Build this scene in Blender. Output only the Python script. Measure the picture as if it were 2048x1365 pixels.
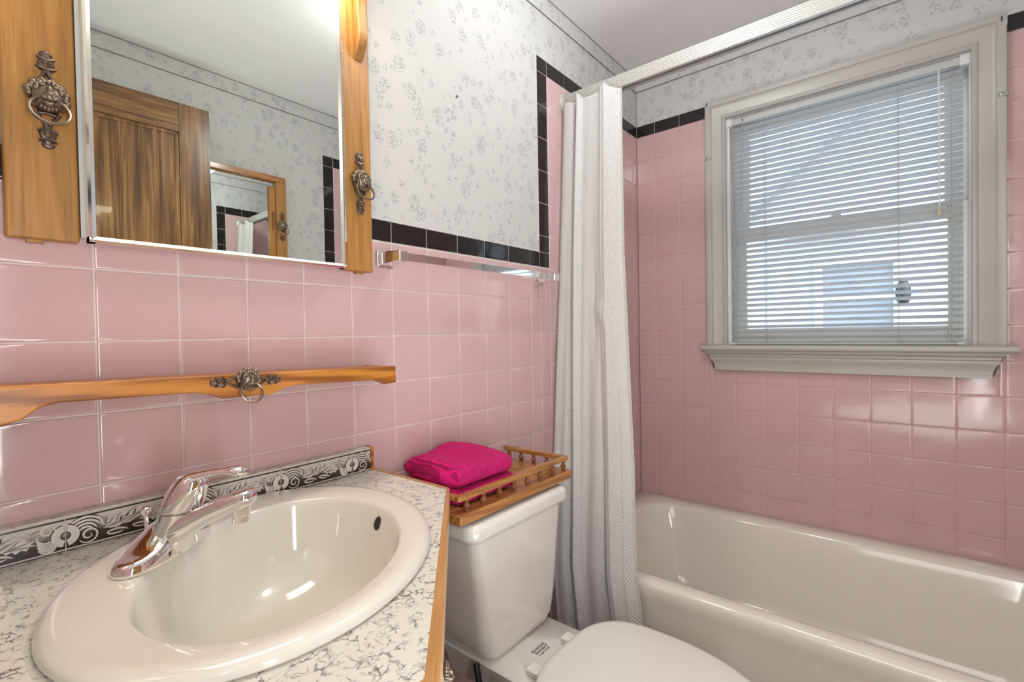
import bpy, math, random
from mathutils import Vector, Matrix
random.seed(7)
for o in list(bpy.data.objects): bpy.data.objects.remove(o)
SC = bpy.context.scene
COL = SC.collection
ZO = 1.10                      # eye-level datum above the floor; geometry below is written relative to it
# ------------------------------------------------------------------ camera
cam = bpy.data.cameras.new('camera'); cam.sensor_width = 36.0; cam.lens = 36.0*965.797/2048.0
cam.clip_start = 0.01
co = bpy.data.objects.new('camera', cam); COL.objects.link(co)
_y, _p, _r = 0.6869, -0.0165, -0.0175
_f = Vector((math.cos(_y)*math.cos(_p), math.sin(_y)*math.cos(_p), math.sin(_p)))
_s = Vector((math.sin(_y), -math.cos(_y), 0)); _u = _s.cross(_f)
_R = _s*math.cos(_r)+_u*math.sin(_r); _U = -_s*math.sin(_r)+_u*math.cos(_r)
co.matrix_world = Matrix(((_R.x, _U.x, -_f.x, -2.0788), (_R.y, _U.y, -_f.y, -0.9509), (_R.z, _U.z, -_f.z, 0.0017+ZO), (0, 0, 0, 1)))
SC.camera = co
# ------------------------------------------------------------------ world, sun, lights, exposure
SC.view_settings.view_transform = 'Standard'; SC.view_settings.look = 'None'
SC.view_settings.exposure = 0.0; SC.view_settings.gamma = 1.0; SC.view_settings.use_curve_mapping = False
W = bpy.data.worlds.new('world'); SC.world = W; W.use_nodes = True
wn = W.node_tree; bg = wn.nodes['Background']
sky = wn.nodes.new('ShaderNodeTexSky'); sky.sky_type = 'NISHITA'; sky.sun_disc = False
sky.sun_elevation = math.radians(48); sky.sun_rotation = math.radians(200)
wn.links.new(sky.outputs[0], bg.inputs[0]); bg.inputs[1].default_value = 1.25
sl = bpy.data.lights.new('sun', 'SUN'); sl.energy = 3; sl.angle = math.radians(1.0); sl.color = (1, .96, .9)
so = bpy.data.objects.new('sun', sl); COL.objects.link(so)
so.rotation_euler = Vector((-0.05, -0.62, -0.75)).to_track_quat('-Z', 'Y').to_euler()
def area(name, loc, target, size, size_y, power, col):
    l = bpy.data.lights.new(name, 'AREA'); l.shape = 'RECTANGLE'; l.size = size; l.size_y = size_y; l.energy = power; l.color = col
    o = bpy.data.objects.new(name, l); COL.objects.link(o); o.location = (loc[0], loc[1], loc[2]+ZO)
    o.rotation_euler = (Vector(target)-Vector(loc)).to_track_quat('-Z', 'Y').to_euler(); return o
area('hall_fill', (-2.75, -1.0, 0.75), (-1.2, -0.7, 0.0), 0.9, 0.9, 10, (1, .97, .95))  # added fill shining in through the doorway, no actual hall fixture
area('side_fill', (-2.03, -1.30, -0.05), (-1.60, -0.20, 0.0), 0.07, 1.00, 8.0, (.94, .99, 1.0))  # added strip fill beside the door, brightens the vanity wall
area('bounce_fill', (-1.50, -1.02, -0.50), (-1.38, -0.92, 1.14), 0.80, 0.70, 8, (.94, 1.0, .98))  # added upward fill, brightens the room by way of the ceiling
pl = bpy.data.lights.new('ceiling_fill', 'POINT'); pl.energy = 8.6; pl.shadow_soft_size = .07; pl.color = (.97, 1, .98)  # added point fill below the ceiling for the opposite wall, no fixture there
po = bpy.data.objects.new('ceiling_fill', pl); COL.objects.link(po); po.location = (-1.00, -0.50, 1.05+ZO)
TUBE_EMIT = 20.0
# ------------------------------------------------------------------ mesh helpers
class MB:
    def __init__(s): s.v = []; s.f = []; s.m = []; s.flat = []
    def add(s, vs, fs, m=0):
        b = len(s.v); s.v += [tuple(p) for p in vs]
        for f in fs: s.f.append(tuple(i+b for i in f)); s.m.append(m)
        return s
    def box(s, lo, hi, m=0):
        x0, y0, z0 = [min(a, b) for a, b in zip(lo, hi)]; x1, y1, z1 = [max(a, b) for a, b in zip(lo, hi)]
        return s.add([(x0,y0,z0),(x1,y0,z0),(x1,y1,z0),(x0,y1,z0),(x0,y0,z1),(x1,y0,z1),(x1,y1,z1),(x0,y1,z1)],
              [(0,3,2,1),(4,5,6,7),(0,1,5,4),(1,2,6,5),(2,3,7,6),(3,0,4,7)], m)
    def loft(s, rings, m=0, cap0=True, cap1=True, close=True):
        n = len(rings[0]); vs = [p for r in rings for p in r]; fs = []
        for i in range(len(rings)-1):
            for j in range(n if close else n-1):
                k = (j+1) % n
                fs.append((i*n+j, i*n+k, (i+1)*n+k, (i+1)*n+j))
        if cap0: fs.append(tuple(reversed(range(n))))
        if cap1: fs.append(tuple(range((len(rings)-1)*n, len(rings)*n)))
        return s.add(vs, fs, m)
    def prism(s, poly, fn, h0, h1, m=0):
        n = len(poly)
        return s.loft([[fn(a, b, h0) for a, b in poly], [fn(a, b, h1) for a, b in poly]], m)
    def tube(s, pts, rad, n=10, m=0, caps=True, flat=1.0, upv=None):
        pts = [Vector(p) for p in pts]; rings = []
        t = (pts[1]-pts[0]).normalized()
        a = Vector(upv) if upv else (Vector((0,0,1)) if abs(t.z) < .9 else Vector((1,0,0)))
        for i, p in enumerate(pts):
            t = (pts[min(i+1, len(pts)-1)]-pts[max(i-1, 0)]).normalized()
            a = (a - t*a.dot(t)).normalized(); b = t.cross(a)
            r = rad[i] if isinstance(rad, (list, tuple)) else rad
            rings.append([p + a*(math.cos(2*math.pi*k/n)*r*flat) + b*(math.sin(2*math.pi*k/n)*r) for k in range(n)])
        return s.loft(rings, m, caps, caps)
    def lathe(s, prof, O, Z, n=24, m=0, cap0=True, cap1=True):
        O = Vector(O); Z = Vector(Z).normalized(); X = Z.orthogonal().normalized(); Y = Z.cross(X)
        return s.loft([[O+Z*h+X*(r*math.cos(2*math.pi*k/n))+Y*(r*math.sin(2*math.pi*k/n)) for k in range(n)] for r, h in prof], m, cap0, cap1)
    def torus(s, O, N, R, r, n=32, k=8, m=0, sq=1.0):
        O = Vector(O); N = Vector(N).normalized(); X = N.orthogonal().normalized(); Y = N.cross(X); vs = []; fs = []
        for i in range(n):
            a = 2*math.pi*i/n; d = X*math.cos(a)+Y*math.sin(a)
            for j in range(k):
                b = 2*math.pi*j/k; vs.append(O+d*(R+r*math.cos(b))+N*(r*sq*math.sin(b)))
        for i in range(n):
            for j in range(k): fs.append((i*k+j, ((i+1)%n)*k+j, ((i+1)%n)*k+(j+1)%k, i*k+(j+1)%k))
        return s.add(vs, fs, m)
    def ball(s, O, ax, n=12, k=8, m=0):
        O = Vector(O); A, B, C = [Vector(a) for a in ax]; rings = []
        for i in range(1, k):
            t = math.pi*i/k; rings.append([O+C*math.cos(t)+A*(math.sin(t)*math.cos(2*math.pi*j/n))+B*(math.sin(t)*math.sin(2*math.pi*j/n)) for j in range(n)])
        return s.loft(rings, m)
    def grid(s, fn, nu, nv, m=0):
        vs = [fn(i/nu, j/nv) for j in range(nv+1) for i in range(nu+1)]
        return s.add(vs, [(j*(nu+1)+i, j*(nu+1)+i+1, (j+1)*(nu+1)+i+1, (j+1)*(nu+1)+i) for j in range(nv) for i in range(nu)], m)
WO = {}                                                            # world origins
def finish(o, parent, origin):
    base = WO[parent.name] if parent else Vector((0, 0, 0))
    o.location = origin-base
    if parent: o.parent = parent
    WO[o.name] = Vector(origin); COL.objects.link(o); return o
def tag(o, label=None, cat=None, group=None, kind=None):
    for k, v in (('label', label), ('category', cat), ('group', group), ('kind', kind)):
        if v: o[k] = v
    return o
def thing(name, label, cat, loc, group=None):
    o = bpy.data.objects.new(name, None); o.empty_display_size = .05
    finish(o, None, Vector((loc[0], loc[1], loc[2]+ZO))); return tag(o, label, cat, group)
def obj(name, mb, mats, parent=None, bevel=0, seg=2, ang=40, smooth=True, label=None, sub=0):
    vs = [Vector(p)+Vector((0, 0, ZO)) for p in mb.v]
    xs, ys, zs = [p.x for p in vs], [p.y for p in vs], [p.z for p in vs]
    og = Vector(((min(xs)+max(xs))/2, (min(ys)+max(ys))/2, min(zs)))
    me = bpy.data.meshes.new(name); me.from_pydata([p-og for p in vs], [], mb.f)
    if not isinstance(mats, (list, tuple)): mats = [mats]
    for m in mats: me.materials.append(m)
    for p, mi in zip(me.polygons, mb.m): p.material_index = mi; p.use_smooth = smooth
    me.update(); me.validate()
    import bmesh
    b = bmesh.new(); b.from_mesh(me); bmesh.ops.recalc_face_normals(b, faces=b.faces); b.to_mesh(me); b.free()
    if smooth and ang < 180: me.set_sharp_from_angle(angle=math.radians(ang))
    o = bpy.data.objects.new(name, me); finish(o, parent, og)
    if sub:
        sm = o.modifiers.new('subdivision', 'SUBSURF'); sm.levels = sub; sm.render_levels = sub
    if bevel:
        bv = o.modifiers.new('bevel', 'BEVEL'); bv.width = bevel; bv.segments = seg; bv.limit_method = 'ANGLE'; bv.angle_limit = math.radians(35); bv.harden_normals = True
    if label: o['label'] = label
    return o
def copy_to(src, parent, worldloc):
    c = src.copy(); COL.objects.link(c); base = WO[parent.name] if parent else Vector((0, 0, 0))
    c.parent = parent; c.location = Vector(worldloc)-base; WO[c.name] = Vector(worldloc)
    for ch in list(src.children):
        d = ch.copy(); COL.objects.link(d); d.parent = c; WO[d.name] = Vector(worldloc)+ch.location
    return c
# ------------------------------------------------------------------ materials
class NT:
    def __init__(s, name):
        s.mat = bpy.data.materials.new(name); s.mat.use_nodes = True; s.t = s.mat.node_tree
        s.b = s.t.nodes['Principled BSDF']; s.out = s.t.nodes['Material Output']
    def n(s, ty, **k):
        x = s.t.nodes.new(ty)
        for a, v in k.items(): setattr(x, a, v)
        return x
    def l(s, a, b): s.t.links.new(a, b)
    def math(s, op, a, b=None, c=None):
        x = s.n('ShaderNodeMath', operation=op)
        for i, v in enumerate((a, b, c)):
            if v is None: continue
            if isinstance(v, (int, float)): x.inputs[i].default_value = v
            else: s.l(v, x.inputs[i])
        return x.outputs[0]
    def mapr(s, v, a, b, c=0, d=1, smooth=True):
        x = s.n('ShaderNodeMapRange'); x.interpolation_type = 'SMOOTHSTEP' if smooth else 'LINEAR'
        s.l(v, x.inputs[0])
        for i, q in enumerate((a, b, c, d)): x.inputs[i+1].default_value = q
        return x.outputs[0]
    def pos(s): return s.n('ShaderNodeNewGeometry').outputs['Position']
    def scale(s, v, sc, rot=(0,0,0), loc=(0,0,0)):
        x = s.n('ShaderNodeMapping'); s.l(v, x.inputs[0]); x.inputs['Scale'].default_value = sc; x.inputs['Rotation'].default_value = rot; x.inputs['Location'].default_value = loc
        return x.outputs[0]
    def noise(s, v, scale, detail=2, rough=.5, dist=0):
        x = s.n('ShaderNodeTexNoise'); s.l(v, x.inputs['Vector']); x.inputs['Scale'].default_value = scale; x.inputs['Detail'].default_value = detail
        x.inputs['Roughness'].default_value = rough; x.inputs['Distortion'].default_value = dist; return x
    def voro(s, v, scale, feature='F1', rand=1.0):
        x = s.n('ShaderNodeTexVoronoi', feature=feature); s.l(v, x.inputs['Vector']); x.inputs['Scale'].default_value = scale; x.inputs['Randomness'].default_value = rand; return x
    def ramp(s, v, stops):
        x = s.n('ShaderNodeValToRGB'); s.l(v, x.inputs[0]); e = x.color_ramp.elements
        while len(e) < len(stops): e.new(.5)
        for q, (p, c) in zip(e, stops): q.position = p; q.color = (*c, 1)
        return x.outputs[0]
    def mix(s, f, a, b, blend='MIX'):
        x = s.n('ShaderNodeMix', data_type='RGBA', blend_type=blend)
        for i, v in ((0, f), (6, a), (7, b)):
            if isinstance(v, (int, float)): x.inputs[i].default_value = v
            elif isinstance(v, tuple): x.inputs[i].default_value = (*v, 1)
            else: s.l(v, x.inputs[i])
        return x.outputs[2]
    def bump(s, h, strength=.3, dist=.001):
        x = s.n('ShaderNodeBump'); s.l(h, x.inputs['Height']); x.inputs['Strength'].default_value = strength; x.inputs['Distance'].default_value = dist
        s.l(x.outputs[0], s.b.inputs['Normal']); return x
    def base(s, c): s.l(c, s.b.inputs['Base Color'])
def plain(name, col, rough=.5, metal=0, coat=0, noise=0, spec=.5):
    t = NT(name); t.b.inputs['Base Color'].default_value = (*col, 1); t.b.inputs['Roughness'].default_value = rough; t.b.inputs['Metallic'].default_value = metal
    t.b.inputs['Coat Weight'].default_value = coat; t.b.inputs['Coat Roughness'].default_value = .06; t.b.inputs['Specular IOR Level'].default_value = spec
    nz = t.noise(t.pos(), 9, 3)
    k = noise or .03
    t.base(t.mix(nz.outputs[0], tuple(c*(1-k) for c in col), tuple(min(1, c*(1+k)) for c in col)))
    return t.mat
def wood(name, c0, c1, axis, rough=.35, coat=.25, scale=1.0, dark=None, contrast=1.0, wav=.45, rotz=0):
    t = NT(name); st = [60*scale, 60*scale, 60*scale]; st[axis] = 3.2*scale
    pp = t.scale(t.pos(), (1, 1, 1), rot=(0, 0, rotz)); p = t.scale(pp, tuple(st))
    n1 = t.noise(p, 1.0, 5, .6, 1.2); st2 = [420*scale]*3; st2[axis] = 9*scale
    n2 = t.noise(t.scale(pp, tuple(st2)), 1.0, 2, .5, .2)
    st3 = [9*scale]*3; st3[axis] = .9*scale
    w = t.n('ShaderNodeTexWave', wave_type='BANDS', bands_direction='DIAGONAL'); t.l(t.scale(pp, tuple(st3)), w.inputs[0]); w.inputs['Scale'].default_value = 3.0; w.inputs['Distortion'].default_value = 7.0; w.inputs['Detail'].default_value = 3; w.inputs['Detail Scale'].default_value = 1.3
    a = t.math('ADD', t.math('MULTIPLY', n1.outputs[0], 1-wav), t.math('MULTIPLY', w.outputs['Fac'], wav))
    c = t.ramp(a, [(.5-.28/contrast, c0), (.5+.25/contrast, c1)])
    pores = t.mapr(n2.outputs[0], .60, .72)
    c = t.mix(t.math('MULTIPLY', pores, .45*contrast), c, dark or tuple(v*.45 for v in c0))
    t.base(c); t.b.inputs['Roughness'].default_value = rough; t.b.inputs['Coat Weight'].default_value = coat; t.b.inputs['Coat Roughness'].default_value = .12
    t.bump(n2.outputs[0], .12, .0005); return t.mat
def doorwood(name, axis):
    t = NT(name); st = [42.0]*3; st[axis] = 2.2
    n1 = t.noise(t.scale(t.pos(), tuple(st)), 1.0, 4, .65, .6); st = [190.0]*3; st[axis] = 4.0
    n2 = t.noise(t.scale(t.pos(), tuple(st)), 1.0, 3, .6, .3)
    a = t.math('ADD', t.math('MULTIPLY', n1.outputs[0], .6), t.math('MULTIPLY', n2.outputs[0], .4))
    t.base(t.ramp(a, [(.40, (.085, .035, .010)), (.50, (.20, .09, .022)), (.60, (.37, .185, .05))])); t.b.inputs['Roughness'].default_value = .25; t.b.inputs['Coat Weight'].default_value = .4
    t.bump(n2.outputs[0], .15, .0005); return t.mat
def tilemat(name, col, rough=.12, k=.05, wav=.12):
    t = NT(name); nz = t.noise(t.pos(), 7, 2); t.base(t.mix(nz.outputs[0], tuple(c*(1-k) for c in col), tuple(min(1, c*(1+k)) for c in col)))
    t.b.inputs['Roughness'].default_value = rough; n2 = t.noise(t.pos(), 22, 1); t.bump(n2.outputs[0], wav, .003); return t.mat
def wallpaper(name):
    t = NT(name); p = t.pos()
    # sprig clusters: jittered cells, in each a spray of small petals and stems
    sp = t.n('ShaderNodeSeparateXYZ'); t.l(p, sp.inputs[0])
    hx = t.math('ADD', sp.outputs[0], t.math('MULTIPLY', sp.outputs[1], 1.0))
    cb = t.n('ShaderNodeCombineXYZ'); t.l(hx, cb.inputs[0]); t.l(sp.outputs[2], cb.inputs[1]); q = cb.outputs[0]
    big = t.voro(t.scale(q, (1, .80, 1), rot=(0, 0, .5)), 21.0, 'F1', .75)
    cl = t.mapr(big.outputs['Distance'], .14, .56, 1, 0)
    small = t.voro(t.scale(q, (1, .8, 1), rot=(0, 0, 1.1)), 33.0, 'F1', 1.0)
    cl2 = t.mapr(small.outputs['Distance'], .10, .50, 1, 0)
    dens = t.math('MAXIMUM', cl, t.math('MULTIPLY', cl2, .72))
    wob = t.noise(q, 90, 2); wv = t.n('ShaderNodeVectorMath', operation='MULTIPLY_ADD'); t.l(wob.outputs['Color'], wv.inputs[0]); wv.inputs[1].default_value = (.008, .008, 0); t.l(q, wv.inputs[2])
    fl = t.voro(t.scale(wv.outputs[0], (1, .45, 1), rot=(0, 0, .6)), 290.0, 'F1', 1.0)
    fl2 = t.voro(t.scale(wv.outputs[0], (.45, 1, 1), rot=(0, 0, -.4)), 240.0, 'F1', 1.0)
    f = t.math('MAXIMUM', t.mapr(fl.outputs['Distance'], .30, .50, 1, 0), t.mapr(fl2.outputs['Distance'], .26, .46, 1, 0))
    gate = t.mapr(t.math('ADD', dens, t.math('MULTIPLY', t.math('SUBTRACT', t.noise(q, 130, 1).outputs[0], .5), .9)),   .36, .60)
    a = t.math('MULTIPLY', f, gate)
    tint = t.noise(q, 26, 1)
    fc = t.ramp(tint.outputs[0], [(.38, (.235, .22, .28)), (.5, (.26, .265, .285)), (.62, (.25, .29, .26))])
    c = t.mix(t.math('MULTIPLY', a, .60), (.575, .568, .555), fc)
    t.base(c); t.b.inputs['Roughness'].default_value = .55; t.b.inputs['Specular IOR Level'].default_value = .3
    return t.mat
def laminate(name):
    t = NT(name); p = t.pos(); sp = t.n('ShaderNodeSeparateXYZ'); t.l(p, sp.inputs[0])
    cb = t.n('ShaderNodeCombineXYZ'); t.l(sp.outputs[0], cb.inputs[0]); t.l(t.math('ADD', sp.outputs[1], sp.outputs[2]), cb.inputs[1]); q = cb.outputs[0]
    wob = t.noise(q, 95, 3, .6); wv = t.n('ShaderNodeVectorMath', operation='MULTIPLY_ADD'); t.l(wob.outputs['Color'], wv.inputs[0]); wv.inputs[1].default_value = (.016, .016, 0); t.l(q, wv.inputs[2])
    e = t.voro(wv.outputs[0], 96, 'DISTANCE_TO_EDGE'); line = t.mapr(e.outputs['Distance'], .02, .085, 1, 0)
    g = t.mapr(t.noise(q, 62, 2).outputs[0], .44, .60)
    e2 = t.voro(wv.outputs[0], 150, 'DISTANCE_TO_EDGE'); line2 = t.math('MULTIPLY', t.mapr(e2.outputs['Distance'], .02, .09, 1, 0), t.mapr(t.noise(q, 48, 2).outputs[0], .52, .66, 0, .55))
    a = t.math('MAXIMUM', t.math('MULTIPLY', line, g), line2)
    t.base(t.mix(t.math('MULTIPLY', a, .85), (.70, .67, .60), (.085, .08, .075))); t.b.inputs['Roughness'].default_value = .28
    return t.mat
PAPER = wallpaper('floral_wallpaper')
PINK = tilemat('pink_glazed_tile', (.62, .42, .428))
BLACK = tilemat('black_glazed_tile', (.016, .013, .013), .10, .2, .30)
GROUT = plain('pale_grout', (.70, .62, .58), .6)
GROUTP = plain('pinkish_grout', (.62, .40, .40), .6)
PLASTER = plain('ceiling_paint', (.86, .86, .855), .6)
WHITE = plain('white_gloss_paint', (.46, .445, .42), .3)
VINYL = plain('white_vinyl', (.78, .79, .78), .35)
PORC = plain('cream_porcelain', (.76, .72, .64), .08, coat=.6, noise=.012)
TANKP = plain('white_porcelain', (.77, .74, .70), .08, coat=.6, noise=.012)
SEATP = plain('white_plastic_seat', (.78, .77, .73), .28)
TUBP = plain('bathtub_enamel', (.80, .755, .68), .12, coat=.4, noise=.012)
CHROME = plain('polished_chrome', (.86, .85, .84), .045, 1)
ALU = plain('brushed_aluminium', (.70, .69, .66), .28, 1)
NICKEL = plain('satin_frame_metal', (.80, .77, .72), .22, 1)
BRONZE = plain('aged_bronze', (.155, .115, .095), .38, .85, noise=.3)
MIRROR = plain('mirror_silvering', (.82, .85, .825), .0, 1, noise=.001)
RUBBER = plain('black_rubber', (.02, .02, .02), .5)
DARK = plain('dark_hole', (.03, .022, .015), .6)
OAKV = wood('golden_oak_upright', (.28, .125, .028), (.50, .24, .06), 2, .45, .15, 1.0, wav=.10, contrast=1.15)
OAKH = wood('orange_oak', (.27, .085, .010), (.56, .215, .032), 0, .36, .12, .8, contrast=1.5, wav=.5)
OAKT = wood('honey_oak', (.29, .115, .028), (.46, .205, .06), 0, .3, .4)
OAKY = wood('honey_oak_cross', (.29, .115, .028), (.46, .205, .06), 1, .3, .4)
OAKS = wood('turned_oak', (.17, .055, .015), (.27, .10, .03), 2, .35, .3)
CABW = wood('vanity_oak', (.22, .085, .02), (.32, .14, .035), 2, .35, .3)
DOORW = doorwood('stained_door', 2)
DOORWH = doorwood('stained_door_rail', 0)
FLOORM = plain('brown_vinyl_floor', (.16, .07, .035), .35)
LAM = laminate('crackle_laminate')
t = NT('curtain_fabric'); sp = t.n('ShaderNodeSeparateXYZ')
uvn = t.n('ShaderNodeUVMap'); uvn.uv_map = 'cloth'; t.l(uvn.outputs[0], sp.inputs[0])
wa = t.math('SINE', t.math('MULTIPLY', sp.outputs[1], 2*math.pi/.0105)); wb = t.math('SINE', t.math('MULTIPLY', sp.outputs[0], 2*math.pi/.0100))
t.bump(t.math('MULTIPLY', wa, wb), .6, .0022)
t.b.inputs['Base Color'].default_value = (.80, .785, .775, 1); t.b.inputs['Roughness'].default_value = .75; t.b.inputs['Sheen Weight'].default_value = .2
tr = t.n('ShaderNodeBsdfTranslucent'); tr.inputs[0].default_value = (.8, .78, .77, 1); mx = t.n('ShaderNodeMixShader'); mx.inputs[0].default_value = .22
t.l(t.b.outputs[0], mx.inputs[1]); t.l(tr.outputs[0], mx.inputs[2]); t.l(mx.outputs[0], t.out.inputs[0]); CURT = t.mat
t = NT('terry_towel'); p = t.pos(); n3 = t.noise(p, 420, 2)
sp = t.n('ShaderNodeSeparateXYZ'); t.l(p, sp.inputs[0])
rib = t.math('SINE', t.math('MULTIPLY', t.math('ADD', sp.outputs[0], t.math('MULTIPLY', t.noise(p, 16, 1).outputs[0], .012)), 2*math.pi/.0062))
t.base(t.mix(t.mapr(rib, -.9, .3), (.42, .0, .10), (.80, .004, .21)))
t.bump(t.math('ADD', rib, t.math('MULTIPLY', n3.outputs[0], 1.3)), .9, .0016); t.b.inputs['Roughness'].default_value = .9; TOWEL = t.mat
t = NT('blind_slat'); t.b.inputs['Base Color'].default_value = (.86, .87, .86, 1); t.b.inputs['Roughness'].default_value = .4
tr = t.n('ShaderNodeBsdfTranslucent'); tr.inputs[0].default_value = (.8, .82, .82, 1); mx = t.n('ShaderNodeMixShader'); mx.inputs[0].default_value = .42
t.l(t.b.outputs[0], mx.inputs[1]); t.l(tr.outputs[0], mx.inputs[2]); t.l(mx.outputs[0], t.out.inputs[0]); SLAT = t.mat
t = NT('window_glass'); tp = t.n('ShaderNodeBsdfTransparent'); gl = t.n('ShaderNodeBsdfGlossy'); gl.inputs['Roughness'].default_value = .02; fr = t.n('ShaderNodeFresnel'); fr.inputs[0].default_value = 1.45
mx = t.n('ShaderNodeMixShader'); t.l(fr.outputs[0], mx.inputs[0]); t.l(tp.outputs[0], mx.inputs[1]); t.l(gl.outputs[0], mx.inputs[2]); t.l(mx.outputs[0], t.out.inputs[0]); GLASS = t.mat
t = NT('fluorescent_diffuser'); t.b.inputs['Base Color'].default_value = (.9, .88, .8, 1); t.b.inputs['Emission Color'].default_value = (1, .90, .68, 1); t.b.inputs['Emission Strength'].default_value = TUBE_EMIT; LAMP = t.mat
t = NT('house_siding'); p = t.pos(); sp = t.n('ShaderNodeSeparateXYZ'); t.l(p, sp.inputs[0]); fz = t.math('FRACT', t.math('MULTIPLY', sp.outputs[2], 1/.12)); t.bump(fz, .5, .01); t.b.inputs['Base Color'].default_value = (.52, .525, .56, 1); t.b.inputs['Roughness'].default_value = .6; SIDING = t.mat
HGLASS = plain('house_window_glass', (.30, .31, .32), .3)
SHINGLE = plain('roof_shingle', (.40, .40, .42), .8)
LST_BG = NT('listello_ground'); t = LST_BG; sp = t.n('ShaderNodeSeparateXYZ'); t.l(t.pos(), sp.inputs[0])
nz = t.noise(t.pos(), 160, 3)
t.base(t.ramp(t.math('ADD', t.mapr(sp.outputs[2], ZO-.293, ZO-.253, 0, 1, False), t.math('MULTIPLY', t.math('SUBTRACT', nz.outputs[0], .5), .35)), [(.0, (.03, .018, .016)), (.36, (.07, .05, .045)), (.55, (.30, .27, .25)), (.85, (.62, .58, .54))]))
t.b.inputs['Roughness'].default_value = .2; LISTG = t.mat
LISTL = plain('listello_light', (.70, .66, .62), .2); LISTM = plain('listello_grey', (.27, .24, .23), .2); LISTD = plain('listello_dark', (.03, .02, .02), .2)
TEXTM = plain('printed_black', (.02, .02, .03), .4)
# ------------------------------------------------------------------ tiled walls
P = 0.1095; A0 = -1.9127; B0 = 0.0844
def clip(r, h):
    """parts of rect r=(a0,a1,b0,b1) outside hole h"""
    a0, a1, b0, b1 = r; c0, c1, d0, d1 = h
    if a1 <= c0 or a0 >= c1 or b1 <= d0 or b0 >= d1: return [r]
    out = []
    if a0 < c0: out.append((a0, c0, b0, b1))
    if a1 > c1: out.append((c1, a1, b0, b1))
    m0, m1 = max(a0, c0), min(a1, c1)
    if b0 < d0: out.append((m0, m1, b0, d0))
    if b1 > d1: out.append((m0, m1, d1, b1))
    return out
def tile(mb, r, fn, m, g=.0007):
    a0, a1, b0, b1 = r
    if a1-a0 < .006 or b1-b0 < .006: return
    ta, tb = random.uniform(-1, 1)*.0022, random.uniform(-1, 1)*.0022; ca, cb = (a0+a1)/2, (b0+b1)/2
    rings = []
    for ins, h in ((g, -.0014), (g+.0005, -.0006), (g+.0017, -.0001), (.0050, .00005), (.0095, .0001)):
        i = min(ins, (a1-a0)*.45, (b1-b0)*.45)
        rings.append([fn(a, b, h+ta*(a-ca)+tb*(b-cb)) for a, b in ((a0+i, b0+i), (a1-i, b0+i), (a1-i, b1-i), (a0+i, b1-i))])
    mb.loft(rings, m, False, True)
def rows(z0, z1):
    zs = [-(j-1)*P for j in range(-9, 14)]; zs = sorted(z for z in zs if z0 < z < z1); return [z0]+zs+[z1]
def cols(a0, a1, org):
    k0 = math.ceil((a0-org)/P); cs = []; k = k0
    while org+k*P < a1-1e-6:
        if org+k*P > a0+1e-6: cs.append(org+k*P)
        k += 1
    return [a0]+cs+[a1]
def field(mb, a0, a1, z0, z1, org, fn, m, hole=None):
    A = cols(a0, a1, org); Z = rows(z0, z1)
    for i in range(len(A)-1):
        for j in range(len(Z)-1):
            for r in (clip((A[i], A[i+1], Z[j], Z[j+1]), hole) if hole else [(A[i], A[i+1], Z[j], Z[j+1])]): tile(mb, r, fn, m, .0007 if hole else .0011)
FZ = -1.10; CZ = 1.1443; BK0, BK1 = .2222, .2723; TK0, TK1 = .876, .927
XS0, XS1 = -.765, -.7085
def side_wall(name, fn, x0, back):
    mb = MB()
    def slab(a0, a1, z0, z1, h0, h1, m):
        q0 = fn(a0, z0, h0); q1 = fn(a1, z1, h1); mb.box(q0, q1, m)
    slab(x0, .16, FZ, CZ, -.003, -back, 0)
    slab(x0, XS0, FZ, BK1, -.0014, -.004, 1); slab(XS0, 0, FZ, TK1, -.0014, -.004, 1)
    field(mb, x0, XS0, FZ, BK0, A0, fn, 2)
    Ac = cols(x0, XS1, A0)
    field(mb, XS0, XS1, FZ, BK0, A0, fn, 2)
    field(mb, XS1, 0, FZ, TK0, A0, fn, 2)
    C = cols(x0, XS0, A0)
    for i in range(len(C)-1): tile(mb, (C[i], C[i+1], BK0, BK1), fn, 3)
    Zs = [BK0, BK1]+[z for z in rows(BK1, TK0)[1:-1] if z > BK1+.02]+[TK0, TK1]
    for i in range(len(Zs)-1): tile(mb, (XS0, XS1, Zs[i], Zs[i+1]), fn, 3)
    C = cols(XS1+.0005, 0, A0)
    for i in range(len(C)-1): tile(mb, (C[i], C[i+1], TK0, TK1), fn, 3)
    return tag(obj(name, mb, [PAPER, GROUT, PINK, BLACK], smooth=True, ang=60), kind='structure')
YR = -1.43
side_wall('wall_left', lambda a, b, h: (a, -h, b), -2.20, .15)
side_wall('wall_right', lambda a, b, h: (a, YR+h, b), -2.20, .15)
# window wall
OP = (-1.110, -.385, -.066, .8525)             # opening y0,y1,z0,z1
HOLE = (-1.165, -.325, -.15, .915)
mb = MB(); fnb = lambda a, b, h: (-h, a, b)
for r in clip((YR, 0, FZ, CZ), OP): mb.box(fnb(r[0], r[2], -.003), fnb(r[1], r[3], -.16), 0)
for r in clip((YR, 0, FZ, TK1), HOLE): mb.box(fnb(r[0], r[2], -.0014), fnb(r[1], r[3], -.0035), 1)
orgb = -B0
field(mb, YR, 0, FZ, TK0, orgb, fnb, 2, HOLE)
C = cols(YR, 0, orgb)
for i in range(len(C)-1):
    for r in clip((C[i], C[i+1], TK0, TK1), HOLE): tile(mb, r, fnb, 3)
tag(obj('wall_back', mb, [PAPER, GROUTP, PINK, BLACK], ang=60), kind='structure')
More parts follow.
